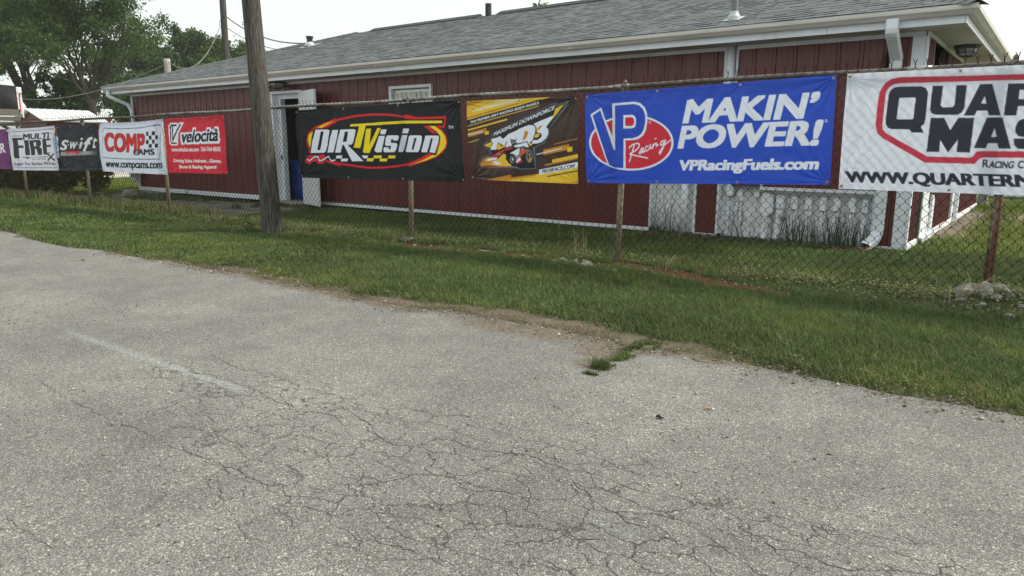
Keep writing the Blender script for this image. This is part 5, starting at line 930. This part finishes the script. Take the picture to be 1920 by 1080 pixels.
for X, Y, s in [(-5.30, 6.38, .045), (-5.18, 6.42, .035), (-5.42, 6.40, .03), (-5.05, 6.36, .03), (-4.74, 6.40, .04), (-4.62, 6.34, .045), (-4.50, 6.42, .03), (-5.6, 6.45, .025), (-6.4, 6.40, .03), (-6.15, 6.45, .025)]:
    rock('pale_stone', X+random.gauss(0, .05), Y+random.gauss(0, .04), s*.8, 'pale stone in the rusty earth between the rubble heap and the next post left', 'stone', G3)
rock('white_stone', -3.47, 6.27, .05, 'whitish flat stone just right of the middle post foot', 'stone', flat=.35); rock('white_stone', -3.50, 6.12, .028, 'small white stone nearest the grass right of the middle post', 'stone')
rock('white_stone', -3.22, 6.42, .03, 'pale stone beside the dry twig on rusty earth', 'stone'); rock('white_stone', -6.85, 6.02, .03, 'white stone in the grass left of the ring banner post', 'stone')
for i in range(40):
    X = random.uniform(-2.4, -1.0); rock('gravel_stone', X, 6.35+random.gauss(0, .09), random.uniform(.008, .022), 'small gravel stone in the thin weeds left of the right post', 'stone', 'gravel in the bare ground left of the right post')
for i in range(34):
    Y = random.uniform(9.75, 16.5); rock('gravel_stone', BX+.10+abs(random.gauss(0, .2)), Y, random.uniform(.012, .035), 'small stone in the worn earth along the side wall', 'stone', 'stones along the side wall')
pebs = [(-8.49, 3.39, .030, 'white pebble on the asphalt far left'), (-6.0, 3.98, .018, 'pale pebble at the asphalt edge far left'), (-2.15, 3.93, .014, 'small pale stone at the corner of the grass edge'), (-1.75, 3.98, .012, 'tiny pale stone at the grass edge right of the weed strip'), (-.24, 3.80, .010, 'white pebble near the right end of the asphalt edge'), (-1.05, 3.93, .014, 'grey stone on the asphalt edge near the bright grass'), (-7.9, 4.25, .022, 'pinkish stone in the grass edge far left')]
for X, Y, s, lb in pebs: rock('pebble', X, Y, s, lb, 'pebble', z=0.0)
# cigarette end, black scrap, twig
ci = empty('cigarette_end', (-1.195, 3.11, .009), (0, 0, R(5))); tag(ci, 'orange cigarette end lying on the asphalt', 'cigarette')
m = MB(); m.tube([(-.022, 0, 0), (.010, 0, 0)], .0042, 10); m.build('filter', mat('cork_filter', (.62, .24, .05), .7), ci); m = MB(); m.tube([(.0101, 0, 0), (.021, .001, 0)], .0041, 10); m.build('paper', mat('cigarette_paper', (.75, .74, .70), .8), ci)
sb = MB(); sb.tube([(-.018, 0, .005), (-.006, .004, .009), (.006, -.002, .010), (.020, .004, .004)], [.004, .008, .007, .003], 7); sb.tube([(-.004, .01, .004), (.012, .014, .008)], [.005, .003], 6)
o = sb.build('scrap', mat('black_scrap', (.012, .012, .014), .4), loc=(-1.335, 2.865, .003)); tag(o, 'small black scrap on the asphalt left of the cigarette end', 'litter')
tw = MB(); tw.tube([(0, 0, .004), (-.05, .03, .03), (-.10, .05, .07)], [.0014, .0012, .0008], 5); o = tw.build('twig', mat('red_stem', (.12, .05, .03), .7), loc=(-2.0, 3.42, .01)); tag(o, 'thin reddish stem leaning out of the weed strip', 'twig')
# crumpled plastic round the foot of the far downspout and the block under it
bm = bmesh.new(); bmesh.ops.create_icosphere(bm, subdivisions=4, radius=1)
for v in bm.verts:
    d = 1+.55*noise.noise(v.co*2.2)+.35*noise.noise(v.co*6); v.co = Vector((v.co.x*.16*d, v.co.y*.10*d, v.co.z*(.27 if v.co.z < 0 else .22)*d)); 
    if v.co.z < -.05: v.co.x *= .55
me = bpy.data.meshes.new('plastic_wrap'); bm.to_mesh(me); bm.free(); me.materials.append(mat('crumpled_plastic', (.62, .64, .66), .25, var=.3, scale=20, trans=.2)); o = bpy.data.objects.new('plastic_wrap', me); sc.collection.objects.link(o); o.location = (-19.75, 9.36, .62)
tag(o, 'crumpled clear plastic bundled round the far downspout', 'plastic wrap')
m = MB(); m.box(-.16, .16, -.12, .12, 0, .17); m.box(-.1, .1, -.19, -.121, 0, .10); o = m.build('concrete_block', M_conc, loc=(-19.30, 9.0, .0), bevel=.012); tag(o, 'small grey concrete block by the far downspout', 'block')

# ------------------------------------------------------------------ barrel and cabinet in the doorway
ba = empty('blue_barrel', (-13.86, 10.36, .035)); tag(ba, 'blue plastic barrel standing inside the doorway', 'barrel')
m = MB(); m.lathe([(.001, 0), (.26, 0), (.285, .02), (.29, .25), (.298, .28), (.29, .31), (.29, .60), (.298, .63), (.29, .66), (.285, .84), (.27, .86)], (0, 0, 0), 28); m.build('barrel_body', M_plast, ba, smooth=True)
m = MB(); m.lathe([(.29, .84), (.308, .845), (.308, .90), (.295, .915), (.24, .905), (.001, .90)], (0, 0, 0), 28); m.build('barrel_lid', M_plast, ba, smooth=False)
cb = empty('black_shelf', (-14.5, 12.2, .02)); tag(cb, 'black shelf unit in the dark room behind the barrel', 'shelf')
m = MB(); m.box(-.75, .75, -.2, .25, 0, .04); m.box(-.75, -.71, -.2, .25, .041, 1.84); m.box(.71, .75, -.2, .25, .041, 1.84); m.box(-.709, .709, .2, .25, .041, 1.84); m.build('cabinet_frame', M_dark, cb)
for z in (.6, 1.2, 1.8): m = MB(); m.box(-.708, .708, -.2, .199, z, z+.03); m.build('shelf_board', M_dark, cb)
bx_ = MB(); bx_.box(-.3, .3, -.17, .15, 0, .42); bx_.box(-.31, .31, -.18, .16, .421, .46); o = bx_.build('storage_box', M_dark, loc=(-14.4, 12.2, 1.26), bevel=.01); tag(o, 'dark lidded box on the black shelf unit', 'box')
# ------------------------------------------------------------------ utility poles and wires
M_wood = mat('weathered_pole_wood', (.052, .047, .042), .92, var=.6, scale=8, stretch=(13, 13, .5), dirt=(.120, .110, .098), dscale=4.0, dthr=(.50, .66), bump=1.0, bscale=7)
def woodpole(name, base, top, r0, r1, label, nails=0, h=24):
    p0, p1 = Vector(base), Vector(top); root = empty(name, base); tag(root, label, 'utility pole')
    n = 28; d = p1-p0; vs = []; L = d.length
    for i in range(h+1):
        t = i/h; c = d*t; rr_ = r0+(r1-r0)*t
        for k in range(n):
            a = 2*math.pi*k/n; q = 1+.035*noise.noise(Vector((math.cos(a)*1.5, math.sin(a)*1.5, t*L*.5)))+.022*noise.noise(Vector((math.cos(a)*7, math.sin(a)*7, t*L*.35)))
            vs.append((c.x+math.cos(a)*rr_*q, c.y+math.sin(a)*rr_*q, c.z))
    m = MB(); m.add(vs, [(i*n+k, i*n+(k+1) % n, (i+1)*n+(k+1) % n, (i+1)*n+k) for i in range(h) for k in range(n)]+[tuple(h*n+k for k in range(n))]); m.build('pole_shaft', M_wood, root, smooth=True)
    for k in range(nails):
        t = random.uniform(.12, .95); a = random.uniform(-2.9, -.5); c = d*t; rr_ = r0+(r1-r0)*t; q = Vector((math.cos(a), math.sin(a), 0)); s = MB(); s.tube([c+q*(rr_-.01), c+q*(rr_+.018)], .004, 6); s.tube([c+q*(rr_+.012), c+q*(rr_+.016)], .010, 8); s.build('nail', M_dark, root)
    return root
PB, PT = (-9.10, 6.22, -.1), (-9.385, 6.22, 5.2)
np_ = woodpole('utility_pole', PB, PT, .142, .112, 'thick weathered wooden pole leaning before the fence', 12, 40)
for t_, a0, L_ in ((.08, -1.2, .9), (.25, -2.0, 1.1), (.40, -1.5, .8), (.16, -2.3, .7), (.52, -1.1, .9)):
    s = MB(); d = Vector(PT)-Vector(PB); vs = []
    for j in range(14):
        t = t_+(L_/5.3)*j/13; c = d*t; a = a0+.05*math.sin(j*.9); rr_ = .142-.03*t+.0015; w = .020*math.sin(math.pi*(j+.3)/13.6)
        for da in (-w, w): vs.append((c.x+math.cos(a+da)*rr_*1.012, c.y+math.sin(a+da)*rr_*1.012, c.z))
    s.add(vs, [(2*j, 2*j+1, 2*j+3, 2*j+2) for j in range(13)]); s.build('drying_check', mat('dark_check', (.018, .015, .012), .95), np_)
fp = woodpole('utility_pole', (-27.30, 16.95, 0), (-27.12, 16.95, 9.2), .14, .115, 'tall pale wooden pole rising behind the left part of the roof', 3)
mw = fp.children[0].data.materials; fp.children[0].data.materials[0] = mat('pale_pole_wood', (.34, .33, .31), .9, var=.25, scale=7, stretch=(9, 9, .5), dirt=(.18, .16, .14), dscale=4, bump=.6, bscale=9)
m = MB(); m.tube([(.16, -.1, 6.28), (.30, -.12, 6.34)], .018, 6); m.lathe([(.03, 0), (.045, .03), (.03, .06), (.045, .09), (.02, .12)], (.30, -.12, 6.30), 10); m.build('insulator', M_dark, fp)
m = MB(); m.tube([(.22+.22*math.cos(a), -.12, 6.05+.20*math.sin(a)) for a in np.linspace(.6, 6.5, 22)], .011, 5); m.build('wire_loop', M_dark, fp)
sp_ = woodpole('utility_pole', (-26.24, 13.98, 0), (-26.22, 13.98, 4.40), .12, .11, 'short grey wooden post just above the left roof edge', 0); sp_.children[0].data.materials[0] = MATS['pale_pole_wood']
m = MB(); m.box(-.16, -.1, -.05, .05, 4.0, 4.12); m.build('bracket', M_dark, sp_)
M_cab = mat('black_cable', (.03, .03, .035), .6); M_cabg = mat('grey_cable', (.20, .20, .18), .6)
def cable(a, b, sag, r, label, m, nm='overhead_wire', wrap=0):
    a, b = Vector(a), Vector(b); pts = []
    for k in range(41):
        t = k/40; p = a.lerp(b, t)-a; p.z -= sag*4*t*(1-t); pts.append(p)
    s = MB(); s.tube(pts, r, 6)
    if wrap: s.tube([p+Vector((0, math.cos(i*1.9)*.022, math.sin(i*1.9)*.022)) for i, p in enumerate([pts[int(j)] .lerp(pts[min(int(j)+1, 40)], j % 1) for j in np.arange(0, 40, .25)])], r*.7, 4)
    o = s.build(nm, m, loc=a); tag(o, label, 'wire')
cable((-26.85, 16.83, 6.33), (-15.75, 12.9, 4.02), .42, .014, 'upper twisted service wire running from the tall pole down to the roof vent', M_cab, wrap=1)
cable((-26.95, 16.83, 5.95), (-15.6, 13.6, 4.05), .55, .012, 'lower service wire running from the tall pole to the roof ridge', M_cab)
cable((-26.10, 13.98, 4.28), (-27.3, 16.8, 5.9), .72, .014, 'slack pale wire drooping between the short post and the tall pole', M_cabg)
cable((-26.35, 13.98, 4.22), (-47, 14.5, 4.3), .8, .014, 'pale wire running left from the short post through the trees', M_cabg)

# ------------------------------------------------------------------ trees
M_bark = mat('tree_bark', (.038, .033, .028), .95, var=.3, scale=4, bump=.6, bscale=12)
M_leaf = mat('tree_leaf', attr='col', rough=.55, var=.15, scale=.6, trans=.42, spec=.3)
def tree(X, Y, H, fork, crown, name, label, seed, nl, leaf, tones, trunk_r=.35, lean=(0, 0), spread=1.0, group=None, limbs=7, gap=.5, low=0.0):
    """crown = (rx, ry, rz, cz) ellipsoid the limbs grow into; leaves sit in clumps at the twig ends"""
    rs = random.Random(seed); root = empty(name, (X, Y, 0)); tag(root, label, 'tree', group)
    tr = MB(); rx, ry, rz, cz = crown; ends = []
    F = Vector((lean[0]*fork, lean[1]*fork, fork))
    tr.tube([(0, 0, -.3), (F.x*.3, F.y*.3, fork*.35), (F.x*.7, F.y*.7, fork*.7), F], [trunk_r*1.3, trunk_r, trunk_r*.9, trunk_r*.8], 10)
    def grow(p, d, L, r, lev):
        pts = [p]; rad = [r]; q = p.copy()
        for i in range(4):
            d = (d+Vector((rs.gauss(0, .16), rs.gauss(0, .16), rs.gauss(0, .10)+.05))).normalized(); q = q+d*L/4; pts.append(q.copy()); rad.append(r*(1-.13*(i+1)))
        tr.tube(pts, rad, 7 if lev < 2 else 4, cap=False)
        if lev >= 2:
            for i in (2, 3, 4): ends.append((pts[i], L))
        if lev >= 3: ends.append((q, L)); return
        for k in range(3 if lev < 2 else 3):
            ax = Vector((rs.gauss(0, 1), rs.gauss(0, 1), rs.gauss(0, .7))); nd = (d*.9+ax.normalized()*.75).normalized()
            grow(pts[rs.choice((2, 3, 4, 4))], nd, L*rs.uniform(.55, .75), rad[-1]*.72, lev+1)
    for k in range(limbs):
        a = 2*math.pi*(k+rs.random()*.7)/limbs; el = rs.uniform(.15, 1.35) if k else 1.45
        tgt = Vector((math.cos(a)*math.cos(el)*rx*spread, math.sin(a)*math.cos(el)*ry*spread, cz-fork+math.sin(el)*rz*.7-rz*.1)); d = tgt.normalized()
        grow(F*(rs.uniform(.75, 1) if k else 1), d, tgt.length*.55, trunk_r*.5, 0)
    tr.build('trunk', M_bark, root, smooth=True)
    # leaf clumps: twig ends inside the crown, plus outer shell clumps
    C0 = Vector((F.x, F.y, cz)); cl = []
    for p, L in ends:
        e = ((p.x-C0.x)/rx)**2+((p.y-C0.y)/ry)**2+((p.z-C0.z)/rz)**2
        if e < 1.25: cl.append(p)
    while len(cl) < nl/90:
        u = Vector((rs.gauss(0, 1), rs.gauss(0, 1), rs.gauss(0, 1))).normalized()*rs.uniform(.45, 1.02); p = C0+Vector((u.x*rx, u.y*ry, u.z*rz))
        if p.z < low: continue
        if noise.noise(p*(.55/max(1, rx*.25))+Vector((seed, 0, 0)))*.5+.5 > gap*.8+rs.random()*.25: cl.append(p)
        elif rs.random() < .02: cl.append(p)
    cl = np.array([tuple(p) for p in cl]); g = np.random.default_rng(seed); per = int(nl/len(cl))+1; N = len(cl)*per
    sz = g.uniform(.35, .85, len(cl))*min(1.0, rx*.22); C = np.repeat(cl, per, 0)+g.normal(size=(N, 3))*np.repeat(sz, per)[:, None]*np.array((.55, .55, .38))
    a = g.normal(size=(N, 3)); a /= np.linalg.norm(a, axis=1)[:, None]; b = np.cross(a, g.normal(size=(N, 3))); b /= np.linalg.norm(b, axis=1)[:, None]; s = leaf*g.uniform(.5, 1.3, N)[:, None]
    P = np.stack([C-a*s, C+b*s*.5, C+a*s, C-b*s*.5], 1); tn = np.array(tones); c = tn[np.repeat(g.integers(0, len(tn), len(cl)), per)]*(.7+.6*g.random(N))[:, None]
    np_mesh('crown', P.reshape(-1, 3), np.arange(N*4).reshape(-1, 4), M_leaf, np.repeat(c, 4, 0), parent=root)
    return root
GR = [(.045, .095, .022), (.060, .115, .026), (.035, .075, .022), (.085, .135, .030)]
YG = [(.10, .15, .03), (.13, .17, .035), (.07, .12, .03)]
tree(-50.5, 18.2, 12, 3.6, (3.4, 3.4, 5.2, 7.2), 'deciduous_tree', 'tall dense tree behind the tarp covered stand at the left edge', 3, 38000, .085, GR[:3], .26, limbs=11, gap=.62)
tree(-44.3, 19.1, 12, 4.3, (3.8, 3.8, 3.9, 8.0), 'deciduous_tree', 'broad spreading tree with forked trunk behind the small shed', 9, 34000, .085, GR, .20, lean=(-.02, 0), limbs=11, gap=.66, spread=1.15)
tree(-47.6, 18.9, 9, 2.8, (1.7, 1.7, 1.8, 4.6), 'deciduous_tree', 'lower shaded tree filling the gap left of the forked trunk', 14, 5500, .12, GR[:3], .2, gap=.55)
tree(-41.2, 20.4, 6, 1.8, (1.6, 1.6, 1.5, 3.6), 'deciduous_tree', 'small airy tree between the shed and the building corner', 17, 4000, .11, GR[:3], .13, gap=.62)
tree(-57.5, 15.5, 10, 2.5, (3.6, 3.6, 4.2, 5.6), 'deciduous_tree', 'dark tree filling the space behind the tarp covered stand', 19, 15000, .14, GR[:1], .25, gap=.45)
GB = 'trees in a row far behind the roof'
for i, (X, Y, h, rx, lb) in enumerate([(-65.5, 33.1, 10.9, 2.5, 'far tree third from the left in the row behind the roof'), (-65.6, 35.6, 12.0, 2.6, 'far tree above the short grey post'), (-65.7, 38.0, 12.6, 2.3, 'far tree left of the tall pale pole'),
    (-64.0, 39.3, 12.0, 2.2, 'far tree directly behind the tall pale pole'), (-64.2, 41.7, 12.7, 2.5, 'far tree between the two tall poles'), (-59.4, 40.8, 10.0, 1.9, 'far tree whose edge shows right of the leaning pole'),
    (-63.4, 29.7, 9.6, 2.6, 'far tree directly behind the spreading tree'), (-58.7, 30.8, 7.9, 2.4, 'lower round tree left of the short grey post'), (-56.0, 32.8, 7.8, 2.5, 'lower round tree behind the drooping pale wire'), (-57, 35.8, 8.4, 2.3, 'lower round tree at the foot of the tall pale pole')]):
    tree(X, Y, h, h*.3, (rx*1.15, rx*1.15, h*.44, h*.62), 'far_tree', lb, 30+i, 12500, .15, [GR, GR[:3], YG[:2]+GR[:2]][i % 3], .3, group=GB, gap=.45, limbs=6)
tree(-23.95, 6.75, 4.6, 1.6, (1.0, 1.0, 1.2, 3.5), 'yellowish_tree', 'small yellow green tree cut by the left edge above the stand', 61, 5000, .075, [(.20, .22, .03), (.15, .19, .03)], .09)
tree(-21.5, 34.2, 11, 3, (2.6, 2.6, 2.4, 7.0), 'far_tree', 'treetop just showing above the middle of the ridge', 64, 7000, .16, YG, .25, gap=.6)
def bush(X, Y, parts, label, n, tones, s=.045, name='bush'):
    root = empty(name, (X, Y, 0)); tag(root, label, 'bush'); m = MB(); b = MB()
    for c, rad in parts:
        leafcards(m, c, int(n*rad[0]*rad[2]/.5), rad, s, tones)
        for k in range(5): b.tube([(c[0]*.3, c[1]*.3, 0), (c[0]+random.uniform(-.2, .2), c[1]+random.uniform(-.2, .2), c[2])], [.02, .006], 5)
    m.build('foliage', M_leaf, root, attr=True); b.build('stem', M_bark, root); return root
bush(-22.6, 8.0, [((0, 0, .75), (.75, .6, .75)), ((.9, .3, .8), (.7, .6, .75)), ((1.6, .9, .75), (.5, .5, .7)), ((-.8, -.1, .7), (.7, .6, .7))], 'olive green bush behind the fence under the first white banner', 5200, [(.13, .145, .035), (.20, .19, .04), (.08, .10, .03)], .05)
bush(-25.2, 7.6, [((0, 0, .8), (.9, .7, .8)), ((.9, .1, .7), (.7, .6, .7)), ((-1.1, 0, .8), (.9, .7, .8))], 'dark hedge behind the fence at the left edge', 4200, [(.03, .045, .02), (.045, .06, .022)])
bush(-60, 19, [((0, 0, 1.2), (5, 2, 1.4)), ((-9, 2, 1.2), (6, 2, 1.4)), ((9, 5, 1.1), (5, 2, 1.3)), ((-20, -4, 1.3), (7, 2, 1.5))], 'far dark hedge line beyond the bright gravel road', 260, [(.04, .07, .025), (.06, .09, .03)], .16, 'hedge')
bush(-62, 48, [((k*9, 4*math.sin(k), 2.0), (6, 3, 2.6)) for k in range(-3, 9)], 'distant belt of trees behind the building', 90, [(.05, .08, .03), (.07, .10, .035)], .35, 'hedge')

# ------------------------------------------------------------------ small shed, tarp stand, distant things
sh = empty('small_red_shed', (-37.9, 13.6, 0)); tag(sh, 'small red shed with white ribbed metal roof left of the big building', 'shed')
w_, d_, e_, pk = 1.65, 2.35, 2.52, 3.03
m = MB(); m.add([(-w_+.1, 0, 0), (w_-.1, 0, 0), (w_-.1, 0, e_), (0, 0, pk-.06), (-w_+.1, 0, e_), (-w_+.1, d_, 0), (w_-.1, d_, 0), (w_-.1, d_, e_), (0, d_, pk-.06), (-w_+.1, d_, e_)], [(0, 1, 2, 3, 4), (1, 6, 7, 2), (5, 0, 4, 9), (6, 5, 9, 8, 7)]); m.build('wall', M_redside, sh)
M_wroof = mat('white_metal_roof', (.66, .68, .70), .35, var=.05, scale=2)
m = MB()
for s in (-1, 1):
    m.add([(0, -.15, pk), (s*(w_+.1), -.15, e_-.03), (s*(w_+.1), d_+.15, e_-.03), (0, d_+.15, pk)], [(0, 1, 2, 3) if s < 0 else (3, 2, 1, 0)])
    y = .0
    while y < d_: m.tube([(0, y, pk+.012), (s*(w_+.1), y, e_-.015)], .022, 4); y += .30
m.build('roof', M_wroof, sh)
m = MB(); m.tube([(-w_-.1, -.17, e_-.06), (0, -.17, pk-.03), (w_+.1, -.17, e_-.06)], .05, 4); m.tube([(w_+.1, -.17, e_-.06), (w_+.1, d_+.17, e_-.06)], .05, 4); m.build('roof_trim', M_white, sh)
st = empty('tarp_covered_stand', (-29.45, 10.25, 0), (0, 0, R(74))); tag(st, 'raised timber stand covered by a black tarp at the left edge', 'stand')
M_tim = mat('grey_timber', (.15, .135, .12), .9, var=.25, scale=3, stretch=(1, 1, 6)); M_tarp = mat('black_tarp', (.022, .023, .026), .38, var=.2)
rot = Matrix.Identity(3)
m = MB(); xx = 0
m.box(-3.2, 0, 0, .05, 2.35, 2.58); m.box(-3.2, 0, .051, 2.4, 2.53, 2.57)
for z in (2.0, 2.18): m.box(-3.2, -.02, .03, .08, z, z+.14)
m.build('deck', M_tim, st)
for x in (-.12, -1.6, -3.1): m = MB(); m.box(x-.07, x+.07, .06, .20, 0, 2.34); m.build('timber_post', M_tim, st)
m = MB(); m.tube([(-.1, .1, 1.7), (-1.0, .1, 2.3)], .05, 4); m.build('brace', M_tim, st); m = MB(); m.tube([(-1.6, .1, 1.7), (-2.4, .1, 2.3)], .05, 4); m.build('brace', M_tim, st)
nu, nv = 26, 14; vs = []
for j in range(nv+1):
    for i in range(nu+1):
        x = -3.2+3.15*i/nu; z = 2.58+.78*j/nv; vs.append((x, .02+.10*noise.noise(Vector((x*1.6, z*1.5, 4)))-.05*math.sin(x*5+z*3)*(1-j/nv)*.6, z-.05*math.sin(x*1.7)))
m = MB(); m.add(vs, [(j*(nu+1)+i, j*(nu+1)+i+1, (j+1)*(nu+1)+i+1, (j+1)*(nu+1)+i) for j in range(nv) for i in range(nu)]); m.box(-3.18, -.07, .14, 2.3, 2.58, 3.30); m.build('tarp', M_tarp, st)
m = MB(); m.box(-.06, .10, -.05, .06, 3.12, 3.33); m.build('white_box', M_white, st, bevel=.02)
m = MB(); m.box(.05, .09, -.03, .03, 2.3, 3.09); m.build('white_pole', M_white, st); m = MB(); m.box(-.01, .03, -.03, .03, 2.5, 3.09); m.build('red_strip', mat('red_tape', (.55, .08, .06), .5), st)
# blue and white notice between the two left banners, coloured boards beyond
m = MB(); m.box(-.10, .10, -.004, .004, 0, .46); o = m.build('notice_board', mat('blue_white_notice', (.10, .22, .48), .5, var=.1, scale=3, dirt=(.75, .78, .80), dscale=14, dthr=(.5, .54)), loc=(-17.44, FY-.055, 1.02)); tag(o, 'small blue and white notice seen between the first two full banners', 'sign')
cols = [(.62, .06, .05), (.75, .62, .10), (.75, .75, .72), (.70, .35, .05), (.10, .25, .45)]
for k in range(9):
    m = MB(); m.add([(0, 0, 0), (.62, .28, 0), (.31, .14, -.42), (.31, .18, -.2)], [(0, 1, 3), (0, 3, 2), (1, 2, 3)]); c = cols[k % 5]
    o = m.build('pennant_flag', mat('pennant_%s' % ('red', 'yellow', 'white', 'orange', 'blue')[k % 5], c, .6, trans=.3), loc=(-62.6+k*.74, 27.8+k*.33, 3.62)); tag(o, '%s %s pennant in the distant string above the white checkered banner' % ('leftward' if k < 5 else 'rightward', ('red', 'yellow', 'white', 'orange', 'blue')[k % 5]), 'pennant', 'pennants strung far behind the fence')
cable((-62.7, 27.8, 3.64), (-55.6, 31.0, 3.64), .0, .02, 'thin line carrying the far pennants', M_cab, 'pennant_line')
# beyond the far right corner: steel column, pipe barrier, low hedge
m = MB(); m.box(-.09, .09, -.09, .09, 0, 2.45); m.box(-.12, .12, -.12, .12, -.02, .05); o = m.build('steel_column', mat('grey_column', (.30, .30, .27), .6), loc=(-1.36, 18.25+.62, 0)); tag(o, 'square grey column at the far corner of the building', 'column')
pb = empty('pipe_barrier', (-1.1, 20.9, 0)); tag(pb, 'low grey pipe rail across the far lawn at the right', 'barrier')
m = MB(); m.tube([(-.3, 0, .085), (4.5, 0, .085)], .035, 10); m.build('pipe', mat('galvanised_pipe', (.24, .27, .27), .5, metal=.4), pb)
for x in (-.2, 2.1, 4.4): m = MB(); m.tube([(x, 0, -.2), (x, 0, .05)], .03, 8); m.build('pipe_foot', MATS['galvanised_pipe'], pb)
bush(2, 34, [((k*3, 0, .9), (2.2, 1.2, 1.1)) for k in range(-2, 8)], 'grey green hedge line beyond the far right lawn', 500, [(.10, .12, .07), (.16, .17, .11)], .10, 'hedge')

# ------------------------------------------------------------------ thin summer haze round the whole place
hz = bpy.data.materials.new('thin_haze'); hz.use_nodes = True; hn = hz.node_tree.nodes; hn.clear()
pv = hn.new('ShaderNodeVolumePrincipled'); pv.inputs['Color'].default_value = (.92, .95, .93, 1); pv.inputs['Density'].default_value = 0.0006; pv.inputs['Anisotropy'].default_value = .2
ho = hn.new('ShaderNodeOutputMaterial'); hz.node_tree.links.new(pv.outputs[0], ho.inputs['Volume'])
m = MB(); m.box(-110, 60, -50, 130, -1.2, 16); h = m.build('haze', hz); h['kind'] = 'stuff'
